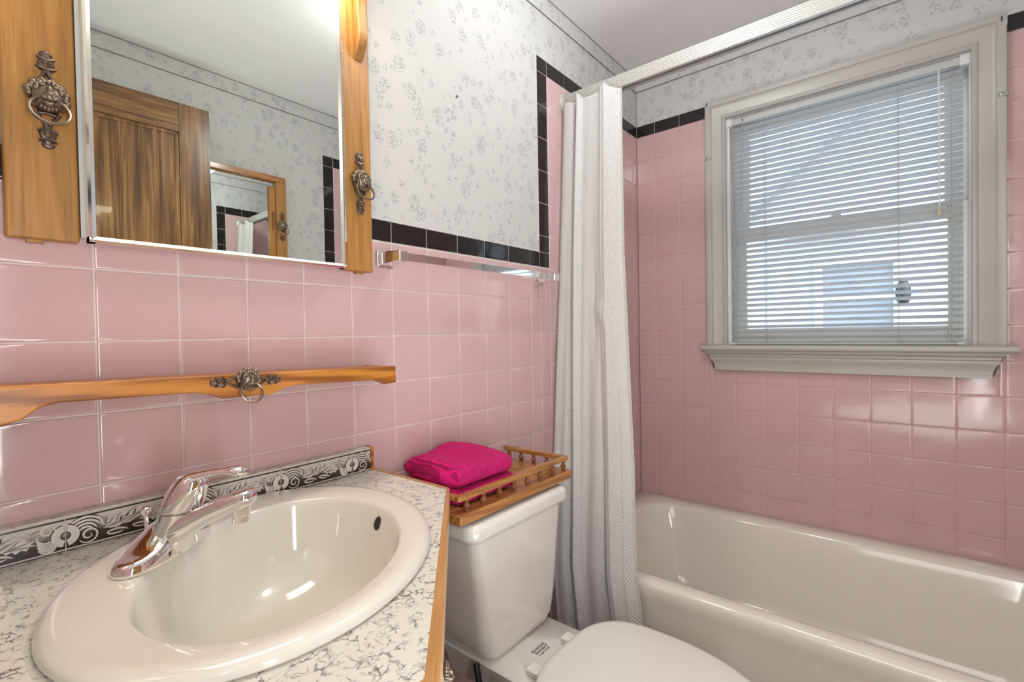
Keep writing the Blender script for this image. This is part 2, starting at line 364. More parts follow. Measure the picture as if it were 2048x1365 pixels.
# entry wall with the doorway, hall beyond it
DY0, DY1, DZ = -1.405, -.655, .945
mb = MB()
for r in clip((YR-.15, .15, FZ, CZ), (DY0, DY1, FZ-1, DZ)): mb.box((-2.0690, r[0], r[2]), (-2.16, r[1], r[3]), 0)
mb.box((-2.0690, -.655, FZ), (-2.0676, 0, BK0), 1)
fne = lambda a, b, h: (-2.0662+h, a, b)
field(mb, -.655, -.0005, FZ, BK0, -.02, fne, 2)
C = cols(-.655, -.0005, -.02)
for i in range(len(C)-1): tile(mb, (C[i], C[i+1], BK0, BK1), fne, 3)
tag(obj('wall_front', mb, [PAPER, GROUT, PINK, BLACK], ang=60), kind='structure')
tag(obj('floor', MB().box((-3.7, -2.2, FZ-.1), (.16, .5, FZ)), FLOORM), kind='structure')
tag(obj('ceiling', MB().box((-3.7, -2.2, CZ), (.16, .5, CZ+.12)), PLASTER), kind='structure')
HALL = plain('hall_paint', (.72, .68, .60), .6)
tag(obj('wall_hallway', MB().box((-3.6, -2.1, FZ), (-3.7, .4, CZ)).box((-3.6, .3, FZ), (-2.16, .4, CZ)).box((-3.6, -2.1, FZ), (-2.16, -2.2, CZ)).box((-2.2, -1.58, FZ), (-2.16, -2.1, CZ)).box((-2.2, .15, FZ), (-2.16, .3, CZ)), HALL), kind='structure')
# papered band with thin bead lines under the ceiling
def band(name, boxes, beads):
    mb = MB()
    for lo, hi in boxes: mb.box(lo, hi, 0)
    for pts in beads: mb.tube(pts, .0017, 8, 1)
    return tag(obj(name, mb, [PAPER, plain('bead_grey', (.22, .19, .18), .5)], ang=60), kind='structure')
Z0 = 1.082
band('trim_1', [((-2.068, .004, Z0), (.004, .0014, CZ))], [[(-2.068, .0012, Z0), (-.010, .0012, Z0)], [(-2.068, .001, CZ-.001), (-.001, .001, CZ-.001)]])
band('trim_2', [((-.0004-.001, -1.43, Z0), (.004, -.0002, CZ))], [[(-.010, .0012, Z0), (-.0035, -.0025, Z0), (-.0012, -.009, Z0), (-.0012, -1.43, Z0)], [(-.001, -.001, CZ-.001), (-.001, -1.43, CZ-.001)]])
band('trim_3', [((-2.068, YR-.004, Z0), (.004, YR-.0014, CZ))], [[(-2.068, YR-.0012, Z0), (-.012, YR-.0012, Z0)], [(-2.068, YR-.001, CZ-.001), (-.004, YR-.001, CZ-.001)]])
# ------------------------------------------------------------------ window
win = thing('window_1', 'white painted double hung window with moulded casing above the bathtub', 'window', (.02, -.7475, -.066)); win['kind'] = 'structure'
cprof = [(0, -.003), (0, .0235), (.0015, .0245), (.0175, .0245), (.0195, .0235), (.0205, .0205), (.024, .0205), (.0265, .0215), (.030, .0200), (.045, .0155), (.056, .0125), (.0605, .0120), (.0625, .0150), (.0665, .0165), (.0725, .0160), (.0755, .0135), (.0765, .0100), (.0765, -.003)]
y0, y1, zt = -1.1805, -.309, .927
mb = MB().loft([[(-x, y1-d, -.066) for d, x in cprof], [(-x, y1-d, zt-d) for d, x in cprof], [(-x, y0+d, zt-d) for d, x in cprof], [(-x, y0+d, -.066) for d, x in cprof]])
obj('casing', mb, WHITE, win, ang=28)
poly = [(-.052, -.071), (-.056, -.0755), (-.052, -.082), (-.04, -.0845), (.085, -.0845), (.085, -.0625), (-.045, -.0625), (-.05, -.065)]
mb = MB().prism([(-.003, -.0845), (-.003, -.0625), (-.044, -.0625), (-.05, -.0645), (-.053, -.069), (-.053, -.078), (-.05, -.0825), (-.044, -.0845)], lambda a, b, h: (a, h, b), -1.205, -.290)
mb.box((-.003, -1.1095, -.083), (.055, -.3855, -.0625))
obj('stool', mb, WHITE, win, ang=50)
def apron(off): return [(-.003, -.0845), (-.042+off, -.0845), (-.040+off, -.093), (-.031+off, -.099), (-.031+off, -.106), (-.027, -.110), (-.027, -.117), (-.022, -.125), (-.0185, -.140), (-.0175, -.152), (-.020, -.155), (-.020, -.163), (-.003, -.163)]
mb = MB(); n = len(apron(0)); L, Rr = -.318, -1.168
ins = [0, 0, .004, .012, .012, .014, .014, .022, .028, .030, .030, .030, .030]
mb.loft([[(x, L+.012-i, z) for (x, z), i in zip(apron(0), ins)], [(x, Rr-.012+i, z) for (x, z), i in zip(apron(0), ins)]])
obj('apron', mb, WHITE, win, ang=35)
mb = MB()
for sg, y in ((1, -.385), (-1, -1.110)):
    for k in range(3): mb.box((.012+k*.013, y, -.0625), (.019+k*.013, y-sg*.008, .8525))
    mb.box((.003, y+sg*.002, -.0625), (.15, y-sg*.0035, .8525))
mb.box((.003, -1.1095, .8525), (.15, -.3855, .849)); mb.box((.045, -1.1095, -.066), (.15, -.3855, -.048))
obj('jamb', mb, VINYL, win, bevel=.001, ang=40)
def sash(name, x0, x1, z0, z1, wt, wb, ws):
    y0, y1 = -1.105, -.390
    m = MB().box((x0, y0, z0), (x1, y0+ws, z1)).box((x0, y1-ws, z0), (x1, y1, z1)).box((x0, y0+ws, z0), (x1, y1-ws, z0+wb)).box((x0, y0+ws, z1-wt), (x1, y1-ws, z1))
    o = obj(name, m, VINYL, win, bevel=.003)
    obj('glass_pane', MB().box(((x0+x1)/2-.002, y0+ws-.004, z0+wb-.004), ((x0+x1)/2+.002, y1-ws+.004, z1-wt+.004)), GLASS, o)
sash('lower_sash', .058, .086, -.048, .405, .045, .050, .052)
sash('upper_sash', .090, .118, .360, .849, .045, .045, .058)
obj('sash_lock', MB().box((.058, -.775, .405), (.083, -.725, .412)).box((.062, -.762, .412), (.074, -.732, .422)), VINYL, win, bevel=.002)
# blind
bl = thing('venetian_blind', 'white horizontal mini blind lowered inside the bathroom window', 'window blind', (.02, -.7415, -.06))
BX = .021; BY0, BY1 = -1.088, -.396
obj('headrail', MB().box((BX-.0125, BY0, .8215), (BX+.0125, BY1, .8470)).box((BX-.0138, BY0, .8415), (BX-.0125, BY1, .8470)).box((BX-.0138, BY0, .8215), (BX-.0125, BY1, .8245)), SLAT, bl, bevel=.001)
for y in (BY1+.004, BY0-.004):
    obj('end_bracket', MB().box((BX-.016, y-.013, .818), (BX+.014, y+.013, .8495)).box((BX-.0175, y-.009, .824), (BX-.016, y+.009, .842)), VINYL, bl, bevel=.0015)
obj('bottom_rail', MB().box((BX-.012, BY0-.002, -.0600), (BX+.012, BY1+.002, -.0530)), SLAT, bl, bevel=.002, seg=3)
for y in (BY1-.006, BY0+.006): obj('rail_end_cap', MB().box((BX-.0128, y-.009, -.0606), (BX+.0128, y+.009, -.0524)), VINYL, bl, bevel=.001)
TILT = math.radians(24); PITCH = .02145
def slat_mb(z, tilt):
    mb = MB(); n = 6; prof = []
    for k in range(n+1):
        s = (k/n-.5)*.025; c = .0016*(1-(2*k/n-1)**2); prof.append((s*math.cos(tilt)+c*math.sin(tilt), -s*math.sin(tilt)+c*math.cos(tilt)))
    up = [(a, b+.00025) for a, b in prof]; dn = [(a, b-.00025) for a, b in reversed(prof)]
    return mb.loft([[(BX+a, y, z+b) for a, b in up+dn] for y in (BY0, BY1)])
s0 = obj('slat', slat_mb(-.033, TILT), SLAT, bl, ang=30)
for k in range(1, 40): copy_to(s0, bl, WO[s0.name]+Vector((0, 0, PITCH*k)))
s1 = obj('slat', slat_mb(-.0475, math.radians(2)), SLAT, bl, ang=30)
CORD = plain('grey_cord', (.42, .42, .40), .7)
cy = [-.4095, -.5215, -.9275, -1.0605]
for y in cy[:]:
    mb = MB()
    for dx in (-.0128, .0128):
        mb.tube([(BX+dx, y, .824), (BX+dx, y, -.055)], .0010, 6)
    obj('ladder_cord', mb, CORD, bl)
obj('tilt_wand', MB().tube([(BX-.019, -.4455, .838), (BX-.0215, -.4455, .836), (BX-.0215, -.4450, .815)], .0012, 6).tube([(BX-.0215, -.445, .815), (BX-.0205, -.4350, .25)], .0032, 8), GLASS, bl)
obj('wand_hook', MB().torus((BX-.019, -.4455, .832), (0, 1, 0), .004, .0011, 16, 6), RUBBER, bl)
pc = obj('pull_cord', MB().tube([(BX-.017, -1.031, .827), (BX-.018, -1.031, .38)], .0011, 6).tube([(BX-.017, -1.028, .827), (BX-.018, -1.030, .38)], .0011, 6).box((BX-.0155, -1.040, .8235), (BX-.0125, -1.022, .8265)), VINYL, bl)
obj('tassel', MB().lathe([(.0035, .026), (.0045, .022), (.006, .010), (.0095, .0), (.008, -.002)], (BX-.018, -1.0305, .357), (0, 0, 1), 14), plain('beige_tassel', (.55, .47, .36), .4), pc)
# small hardware left on the casing
def clipthing(y, z, label, sg):
    t = thing('curtain_bracket', label, 'bracket', (-.025, y, z), 'curtain brackets on the window casing')
    obj('plate', MB().box((-.0225, y-.011, z-.008), (-.0255, y+.011, z+.008)).box((-.0255, y+sg*.006, z-.008), (-.032, y+sg*.011, z+.008)), plain('galvanised_steel', (.35, .36, .34), .4, .7), t, bevel=.0008)
    obj('screw', MB().lathe([(.003, 0), (.003, .0012), (.0015, .0016)], (-.0255, y-sg*.003, z), (-1, 0, 0), 10), ALU, t)
clipthing(-.3215, .7015, 'small grey metal curtain bracket on the left side of the window casing', 1)
clipthing(-1.1715, .688, 'small grey metal curtain bracket on the right side of the window casing', -1)
for y, z, lb in ((-.322, .912, 'white painted hook at the upper left corner of the window casing'), (-1.1725, .902, 'white painted hook at the upper right corner of the window casing')):
    t = thing('curtain_hook_plate', lb, 'hook', (-.025, y, z), 'painted hooks at the casing corners')
    obj('plate', MB().box((-.0225, y-.009, z-.014), (-.0255, y+.009, z+.014)), WHITE, t, bevel=.001)
    obj('hook', MB().tube([(-.0255, y+.004, z+.002), (-.030, y+.004, z+.002), (-.030, y+.004, z+.014)], .0014, 6), RUBBER, t)
# ------------------------------------------------------------------ neighbour's house beyond the window
nh = thing('neighbor_house', 'white gabled house seen through the window blind', 'house', (3.6, -1.2, -2.6))
gl_ = lambda y: 1.327+(.123-y)*.84
mb = MB().prism([(.60, -2.6), (.60, gl_(.60)), (-1.3, gl_(-1.3)), (-3.2, gl_(.60)), (-3.2, -2.6)], lambda a, b, h: (h, a, b), 3.5, 6.5)
obj('wall', mb, SIDING, nh)
mb = MB()
for y0, y1 in ((.72, -1.3), (-3.32, -1.3)):
    z0 = gl_(.72); z1 = gl_(-1.3)
    mb.prism([(y0, z0), (y1, z1), (y1, z1+.09), (y0, z0+.09)], lambda a, b, h: (h, a, b), 3.36, 6.6)
obj('roof', mb, SHINGLE, nh)
mb = MB().box((3.46, -.92, -.10), (3.5, -.24, -.03)).box((3.46, -.92, .58), (3.5, -.24, .65)).box((3.46, -.92, -.03), (3.5, -.85, .58)).box((3.46, -.31, -.03), (3.5, -.24, .58)).box((3.47, -.85, .26), (3.5, -.31, .30))
f_ = obj('window', mb, VINYL, nh); obj('pane', MB().box((3.49, -.85, -.03), (3.498, -.31, .58)), HGLASS, f_)
obj('awning', MB().prism([(3.5, 1.10), (3.20, .98), (3.20, .93), (3.5, .93)], lambda a, b, h: (a, h, b), -1.15, .02), SHINGLE, nh)
lo_ = obj('porch_lamp', MB().ball((3.44, -.92, .30), ((.05, 0, 0), (0, .055, 0), (0, 0, .12)), 16, 10), RUBBER, nh)
tag(obj('ground', MB().box((.17, -9, -2.7), (9, 9, -2.6)), plain('yard', (.35, .36, .30), .9)), kind='structure')
# ------------------------------------------------------------------ lion-head ornament
def ornament(parent, O, Nv, Uv, s=1.0):
    """pierced bronze plate along Uv, lion head upright, ring hanging down"""
    O = Vector(O); N = Vector(Nv).normalized(); U = Vector(Uv).normalized(); V = N.cross(U)
    UP = Vector((0, 0, 1)); SD = N.cross(UP)
    Q = lambda u, v, w: O+U*u*s+V*v*s+N*w*s
    mb = MB(); fn = lambda a, b, h: Q(a, b, h)
    for sg in (1, -1):
        u = lambda x: sg*x
        for a, b in ((.064, .0045), ):
            mb.ball(Q(u(a), 0, .002), (U*.005*s, V*.0075*s, N*.003*s), 10, 6)
        for du in (.0560, .0425):
            for v in (1, -1):
                w = {.0560: .0098, .0425: .0108}[du]
                mb.tube([Q(u(du), 0, .0022), Q(u(du+.001), v*w*.6, .0025), Q(u(du+.0035), v*w, .002)], [.0042*s, .0038*s, .0018*s], 7, flat=.7)
        mb.torus(Q(u(.0495), 0, .0022), N, .0060*s, .0034*s, 18, 7)
        mb.ball(Q(u(.0590), 0, .0025), (U*.006*s, V*.006*s, N*.003*s), 10, 6)
        for v in (1, -1):
            mb.tube([Q(u(.043), v*.001, .0025), Q(u(.036), v*.0025, .0028), Q(u(.027), v*.0075, .0028), Q(u(.018), v*.0125, .0025)], [.003*s, .0024*s, .0022*s, .0032*s], 8)
        mb.tube([Q(u(.0205), -.0115, .0025), Q(u(.0185), 0, .003), Q(u(.0205), .0115, .0025)], .0024*s, 8)
    mb.lathe([(.0185*s, 0), (.0185*s, .003*s), (.015*s, .006*s), (.004*s, .008*s)], O, N, 22)
    plate = obj('ornament_plate', mb, BRONZE, parent, ang=50)
    H = O+UP*.003*s; s0_ = s; s = s*1.22
    mb = MB(); h = lambda x, y, w: H+SD*x*s+UP*y*s+N*w*s
    mb.ball(h(0, 0, .009), (SD*.0145*s, UP*.0155*s, N*.0105*s), 18, 12)
    for k in range(15):
        a = math.pi*(.10+1.0*k/14*.98)-.15; r = .0155+.0015*(k % 2)
        c = h(math.cos(a*1.18-.2)*r, math.sin(a*1.18-.2)*r*1.02, .006)
        mb.ball(c, (SD*.0042*s, UP*.0048*s, N*.0055*s), 8, 6)
    for k in range(9):
        a = math.pi*k/8; mb.ball(h(math.cos(a)*.0105, .004+math.sin(a)*.0095, .0145), (SD*.0034*s, UP*.0034*s, N*.0045*s), 8, 6)
    mb.ball(h(0, -.004, .0175), (SD*.0062*s, UP*.006*s, N*.0065*s), 12, 8)
    mb.ball(h(0, .0025, .0195), (SD*.0026*s, UP*.0065*s, N*.0042*s), 10, 6)
    mb.ball(h(0, -.002, .0235), (SD*.0036*s, UP*.0022*s, N*.0022*s), 8, 6)
    for v in (1, -1):
        mb.ball(h(v*.0052, .0055, .0165), (SD*.0026*s, UP*.0018*s, N*.0025*s), 8, 6); mb.ball(h(v*.0058, .0085, .0168), (SD*.0042*s, UP*.0016*s, N*.0028*s), 8, 6)
        mb.ball(h(v*.0125, .012, .008), (SD*.0035*s, UP*.004*s, N*.003*s), 8, 6); mb.ball(h(v*.0042, -.006, .019), (SD*.0036*s, UP*.0028*s, N*.004*s), 8, 6)
        mb.tube([h(v*.004, -.0085, .0165), h(v*.010, -.012, .012), h(v*.013, -.014, .007)], [.0035*s, .003*s, .002*s], 8)
    for k in range(5): mb.ball(h((k-2)*.0032, -.0135-.001*(2-abs(k-2)), .011), (SD*.0025*s, UP*.004*s, N*.004*s), 8, 6)
    obj('lion_head', mb, plain('worn_bronze', (.23, .18, .135), .36, .85, noise=.35), plate, ang=70)
    nr = (N*.93+UP*.36).normalized()
    obj('ring', MB().torus(h(0, -.0200, .0190), nr, .0172*s, .0019*s, 40, 8), plain('ring_bronze', (.28, .21, .16), .3, .9), plate)
    return plate
# ------------------------------------------------------------------ medicine cabinet with oak side panels
mc = thing('medicine_cabinet', 'mirrored medicine cabinet with golden oak side panels above the sink', 'medicine cabinet', (-1.72, -.01, .14))
PB, PT = .1435, .86
obj('side_panel', MB().box((-2.006, 0, PB), (-1.930, -.021, PT)), OAKV, mc, bevel=.004, seg=3)
obj('side_panel', MB().box((-1.504, 0, PB), (-1.4325, -.021, PT)), OAKV, mc, bevel=.003, seg=3)
for x in (-1.985, -1.470): obj('backing_strip', MB().box((x, 0, PB-.004), (x+.018, -.013, PB+.003)), OAKV, mc)
obj('cabinet_box', MB().box((-1.929, 0, .152), (-1.505, -.020, .79)), plain('cabinet_white', (.62, .61, .58), .4), mc)
MX0, MX1, MZ0, MZ1 = -1.9235, -1.5125, .1440, .79; MY = -.038
mb = MB(); w = .0085
def fr_box(a0, a1, b0, b1): mb.prism([(a0, -.022), (a0, MY-.001), (a0+(a1-a0)*.35, MY-.0035), (a1, MY-.0005), (a1, -.022)], lambda a, y, h: (a, y, h), b0, b1)
mb.prism([(MX0, -.022), (MX0, MY-.001), (MX0+w*.4, MY-.004), (MX0+w, MY-.0005), (MX0+w, -.022)], lambda a, y, h: (a, y, h), MZ0, MZ1)
mb.prism([(MX1, -.022), (MX1, MY-.001), (MX1-w*.4, MY-.004), (MX1-w, MY-.0005), (MX1-w, -.022)], lambda a, y, h: (a, y, h), MZ0, MZ1)
mb.prism([(MZ0, -.022), (MZ0, MY-.001), (MZ0+w*.4, MY-.004), (MZ0+w, MY-.0005), (MZ0+w, -.022)], lambda a, y, h: (h, y, a), MX0, MX1)
md = obj('mirror_door', mb, NICKEL, mc, ang=30)
obj('mirror_glass', MB().box((MX0+w*.6, -.030, MZ0+w*.6), (MX1-w*.6, MY, MZ1)), MIRROR, md)
mb = MB(); mb.box((-1.5117, -.024, .20), (-1.5075, -.0345, .62))
for k in range(16): mb.tube([(-1.5085, -.0345, .20+k*.42/16+.001), (-1.5085, -.0345, .20+(k+1)*.42/16-.001)], .0022, 8)
obj('hinge', mb, ALU, md)
ornament(mc, (-1.9612, -.021, .338), (0, -1, 0), (0, 0, 1), .98)
ornament(mc, (-1.4632, -.021, .336), (0, -1, 0), (0, 0, 1), .98)
def bracket(x, w):
    pr_ = [(-.021, .602), (-.030, .612), (-.041, .632), (-.046, .655), (-.043, .680), (-.040, .705), (-.044, .735), (-.060, .765), (-.085, .785), (-.115, .792), (-.140, .800), (-.021, .800)]
    o = obj('scroll_bracket', MB().prism(pr_, lambda y, z, h: (h, y, z), x-w/2, x+w/2), OAKV, mc, bevel=.003, ang=30)
    obj('screw', MB().lathe([(.0032, 0), (.0032, .0012), (.001, .0015)], (x, -.0415, .668), (0, -1, .1), 12), BRONZE, o)
bracket(-1.4605, .022); bracket(-1.970, .022)
obj('top_shelf', MB().box((-2.02, 0, .800), (-1.405, -.150, .818)), OAKH, mc, bevel=.004)
# fluorescent fixture under the shelf
vl = thing('vanity_light', 'warm fluorescent light fixture under the shelf above the mirror', 'light', (-1.72, -.09, .735))
obj('housing', MB().box((-1.935, -.032, .7525), (-1.474, -.132, .7995)), VINYL, vl, bevel=.003)
obj('diffuser', MB().box((-1.930, -.040, .735), (-1.478, -.130, .7525)), LAMP, vl, bevel=.004, seg=3)
# ------------------------------------------------------------------ oak wall shelf
SA = math.tan(math.radians(1.2))
ws = thing('wall_shelf', 'narrow orange oak wall shelf with a lion head ring pull on its front', 'shelf', (-1.75, 0, -.10))
sk = lambda x, z: z-(x+1.437)*SA
fx = lambda lo, hi: None
def sbox(mb, x0, x1, y0, y1, z0, z1):
    v = [(x0,y0,sk(x0,z0)),(x1,y0,sk(x1,z0)),(x1,y1,sk(x1,z0)),(x0,y1,sk(x0,z0)),(x0,y0,sk(x0,z1)),(x1,y0,sk(x1,z1)),(x1,y1,sk(x1,z1)),(x0,y1,sk(x0,z1))]
    mb.add(v, [(0,3,2,1),(4,5,6,7),(0,1,5,4),(1,2,6,5),(2,3,7,6),(3,0,4,7)]); return mb
SX0, SX1 = -2.062, -1.437
obj('shelf_board', sbox(MB(), SX0, SX1-.004, -.001, -.086, -.080, -.0665), OAKH, ws, bevel=.002)
prof = [(SX1, -.0645), (SX1, -.1005), (SX1-.030, -.1012), (SX1-.040, -.0965), (SX1-.055, -.0915), (-1.650, -.0895), (-1.672, -.0920), (-1.700, -.1030), (-1.775, -.1030), (-1.793, -.0955), (-1.812, -.0900), (-1.970, -.0895), (-1.987, -.094), (-2.003, -.1075), (-2.020, -.1125), (SX0, -.1125), (SX0, -.0645)]
obj('front_rail', MB().prism(prof, lambda a, b, h: (a, h, sk(a, b)), -.086, -.102), OAKH, ws, bevel=.003, seg=3)
obj('end_lip', sbox(MB(), SX1-.013, SX1, -.001, -.086, -.0965, -.0648), OAKY, ws, bevel=.002)
ornament(ws, (-1.7395, -.102, sk(-1.7395, -.0765)), (0, -1, 0), (1, 0, -SA), .80)
# ------------------------------------------------------------------ towel bar
tb = thing('towel_bar', 'chrome flat towel bar on the pink tiles beside the medicine cabinet', 'towel bar', (-1.085, -.04, .16))
for x in (-1.3905, -.7785):
    r = obj('rosette', MB().box((x-.0235, 0, .158), (x+.0235, -.010, .199)).box((x-.017, -.010, .163), (x+.017, -.018, .193)), CHROME, tb, bevel=.005, seg=3)
    obj('post', MB().loft([[(x+a*sx, y, .1795+b*sz) for a, b in ((-1,-1),(1,-1),(1,1),(-1,1))] for y, sx, sz in ((-.016, .0155, .0165), (-.052, .0130, .0125), (-.066, .0125, .0120), (-.078, .0125, .0122))]), CHROME, tb, bevel=.003, seg=3)
obj('bar', MB().box((-1.386, -.066, .1690), (-.782, -.0745, .1885)), CHROME, tb, bevel=.0012)
# nail in the wallpaper
tag(obj('nail', MB().lathe([(.001, 0), (.001, .003), (.0032, .0035), (.0028, .0055), (.001, .006)], (-1.138, .0035, .6512), (0, -1, 0), 12), plain('rusty_nail', (.16, .03, .015), .6)), 'small rusty nail head in the wallpaper above the towel bar', 'nail')
# ------------------------------------------------------------------ shower curtain rod and curtain
ra = Vector((-.600, 0, .8175)); rb = Vector((-.600, YR, .8175))
def rodp(t): return ra.lerp(rb, t)
rod = thing('shower_rod', 'white aluminium ribbed shower curtain rod across the tub', 'curtain rod', (-.66, -.71, .84))
ax = (rb-ra).normalized(); sx = Vector((1, 0, 0)); sx = (sx-ax*sx.dot(ax)).normalized(); uz = sx.cross(ax); uz = uz if uz.z > 0 else -uz
prof = []
pts = [(-.019, -.0185)]
for k in range(6):
    z = -.0165+k*.0065; pts += [(-.019, z), (-.0205, z+.0016), (-.0205, z+.0045), (-.019, z+.006)]
pts += [(-.017, .0225), (.015, .0225), (.019, .0195), (.019, -.0185), (.008, -.0185), (.008, -.013), (.015, -.013), (.015, .018), (-.014, .018), (-.014, -.013), (-.006, -.013), (-.006, -.0185)]
RODM = plain('satin_aluminium_white', (.52, .505, .485), .35, .3)
mb = MB().loft([[c+sx*a+uz*b for a, b in pts] for c in (rodp(.006), rodp(.994))], 0, False, False)
obj('track', mb, RODM, rod, ang=30)
for t_, d in ((0, 1), (1, -1)):
    c = rodp(t_); obj('wall_flange', MB().lathe([(.036, .0005), (.036, .004), (.031, .008), (.022, .010), (.018, .010)], (c.x, 0 if d == 1 else YR, c.z), (0, -d, 0), 32), RODM, rod)
cu = thing('shower_curtain', 'white waffle weave shower curtain gathered at the left end of the rod', 'shower curtain', (-.72, -.2, -1.0))
zk = [(.775, -.632, -.012, -.232), (.50, -.648, -.008, -.240), (.26, -.665, -.006, -.250), (-.15, -.705, -.008, -.284), (-.40, -.730, -.012, -.305), (-.57, -.765, -.028, -.322), (-.72, -.800, -.045, -.342), (-.93, -.815, -.072, -.378), (-1.01, -.818, -.08, -.392)]
def interp(z):
    for (z0, *a), (z1, *b) in zip(zk, zk[1:]):
        if z <= z0 and z >= z1:
            t = (z0-z)/(z0-z1); return [p+(q-p)*t for p, q in zip(a, b)]
    return list(zk[-1][1:])
def curt(u, v):
    z = .80-v*1.81
    xc, yl, yr = interp(min(z, .775))
    # pleats: flat left panel, a narrow ridge, a broad middle panel, the bright right panel and the turned free edge
    key = [(0, .004), (.06, -.006), (.20, -.003), (.27, .012), (.33, -.019), (.40, -.004), (.52, -.002), (.66, -.004), (.74, -.016), (.80, -.021), (.90, -.004), (.97, .012), (1, .010)]
    uu = u+.020*math.sin(3.1*v+1.0)*math.sin(math.pi*u)
    for (a0, b0), (a1, b1) in zip(key, key[1:]):
        if uu <= a1:
            t = (uu-a0)/(a1-a0); t = max(0, t); t = t*t*(3-2*t); f = b0+(b1-b0)*t; break
    else: f = key[-1][1]
    amp = 1.0+.55*v
    x = xc+f*amp+.0028*math.sin(34*u+5*v)*(.4+v)+.004*math.sin(2*math.pi*2.3*u+2.2*v+.6)*v
    y = yl+(yr-yl)*(u+.012*math.sin(2*math.pi*3*u+1.2))
    k = math.exp(-((v-.40-.1*(u-.62))/.022)**2)*math.exp(-((u-.70)/.13)**2)
    x -= .012*k
    k2 = math.exp(-((v-.40)/.10)**2)*math.exp(-((u-.60)/.035)**2); x += .008*k2
    wz = 0
    if v < .04: wz = (-.004+.018*max(0, -f/.02))*(1-v/.04)
    y = min(y, -.004)
    return (x, y, z+wz)
o = obj('curtain_panel', MB().grid(curt, 220, 140), CURT, cu, ang=180)
uvl = o.data.uv_layers.new(name='cloth')
for lp in o.data.loops: uvl.data[lp.index].uv = ((lp.vertex_index % 221)/220*.46, (lp.vertex_index//221)/140*1.81)
sm = o.modifiers.new('thickness', 'SOLIDIFY'); sm.thickness = .0012; sm.offset = 0
sc_ = .80
for i, (y, lb) in enumerate(((-.018, 'clear shower hook hanging nearest the wall flange'), (-.075, 'clear shower hook behind the second curtain pleat'), (-.135, 'clear shower hook behind the middle curtain pleat'), (-.218, 'clear shower hook standing free at the right edge of the curtain'))):
    c = rodp(-y/1.43)
    t = thing('curtain_hook', lb, 'hook', (c.x, y, c.z-.05), 'shower curtain hooks')
    obj('wire', MB().tube([(c.x-.002, y, c.z-.012), (c.x-.002, y, c.z-.030), (c.x-.010, y-.002, c.z-.040), (c.x-.020, y-.003, c.z-.046), (c.x-.026, y-.003, c.z-.040), (c.x-.026, y-.003, c.z-.034)], .0013, 8), CHROME, t)
    obj('glider', MB().box((c.x-.005, y-.006, c.z-.016), (c.x+.006, y+.006, c.z-.010)), VINYL, t, bevel=.001)
# ------------------------------------------------------------------ bathtub
def rrect(cx, cy, hx, hy, r, z, n=10):
    out = []
    for sx_, sy_, a0 in ((1, 1, 0), (-1, 1, 90), (-1, -1, 180), (1, -1, 270)):
        for k in range(n+1):
            a = math.radians(a0+90*k/n); out.append((cx+sx_*(hx-r)+r*math.cos(a), cy+sy_*(hy-r)+r*math.sin(a), z))
    return out
TZ = -.7285
tub = thing('bathtub', 'glossy off white alcove bathtub below the window', 'bathtub', (-.38, -.715, FZ))
cx, cy_ = -.381, -.715; HX, HY = .379, .713
icx = -.396; 
rings = [rrect(cx, cy_, HX, HY, .012, FZ+.002), rrect(cx, cy_, HX-.004, HY, .012, TZ-.075), rrect(cx, cy_, HX-.002, HY, .014, TZ-.055), rrect(cx, cy_, HX, HY, .015, TZ-.040), rrect(cx, cy_, HX, HY, .015, TZ-.018), rrect(cx, cy_, HX-.004, HY-.001, .015, TZ-.006), rrect(cx, cy_, HX-.014, HY-.003, .015, TZ),
  rrect(icx, cy_, .322, .640, .14, TZ), rrect(icx, cy_, .310, .628, .135, TZ-.004), rrect(icx, cy_, .301, .618, .13, TZ-.016), rrect(icx, cy_, .288, .600, .13, TZ-.10), rrect(icx, cy_, .262, .560, .12, TZ-.27), rrect(icx, cy_, .235, .52, .11, TZ-.325), rrect(icx, cy_, .19, .46, .10, TZ-.335)]
obj('tub_shell', MB().loft(rings, 0, False, True), TUBP, tub, ang=75)
obj('drain', MB().lathe([(.024, .0), (.024, .003), (.014, .004), (.012, .001)], (icx, -.32, TZ-.335), (0, 0, 1), 20), CHROME, tub)
# ------------------------------------------------------------------ toilet
TX = -1.179
wc = thing('toilet', 'white two piece toilet with the lid closed beside the vanity', 'toilet', (TX, -.3, FZ))
def rr(cx, y0, y1, hx, r, z, n=6): return rrect(cx, (y0+y1)/2, hx, (y1-y0)/2, r, z, n)
rings = [rr(TX, -.228, -.045, .105, .03, -.7375), rr(TX, -.234, -.040, .118, .035, -.732), rr(TX, -.239, -.035, .131, .035, -.712), rr(TX, -.240, -.033, .140, .030, -.66), rr(TX, -.240, -.030, .1655, .026, -.46), rr(TX, -.240, -.030, .1665, .025, -.445)]
obj('tank', MB().loft(rings), TANKP, wc, ang=60)
rings = [rr(TX, -.246, -.026, .178, .026, -.446), rr(TX, -.251, -.024, .186, .03, -.440), rr(TX, -.253, -.022, .189, .03, -.430), rr(TX, -.251, -.022, .187, .03, -.424), rr(TX, -.252, -.022, .1875, .03, -.417), rr(TX, -.247, -.024, .184, .03, -.4085), rr(TX, -.238, -.03, .176, .03, -.4055)]
obj('tank_lid', MB().loft(rings), TANKP, wc, ang=60)
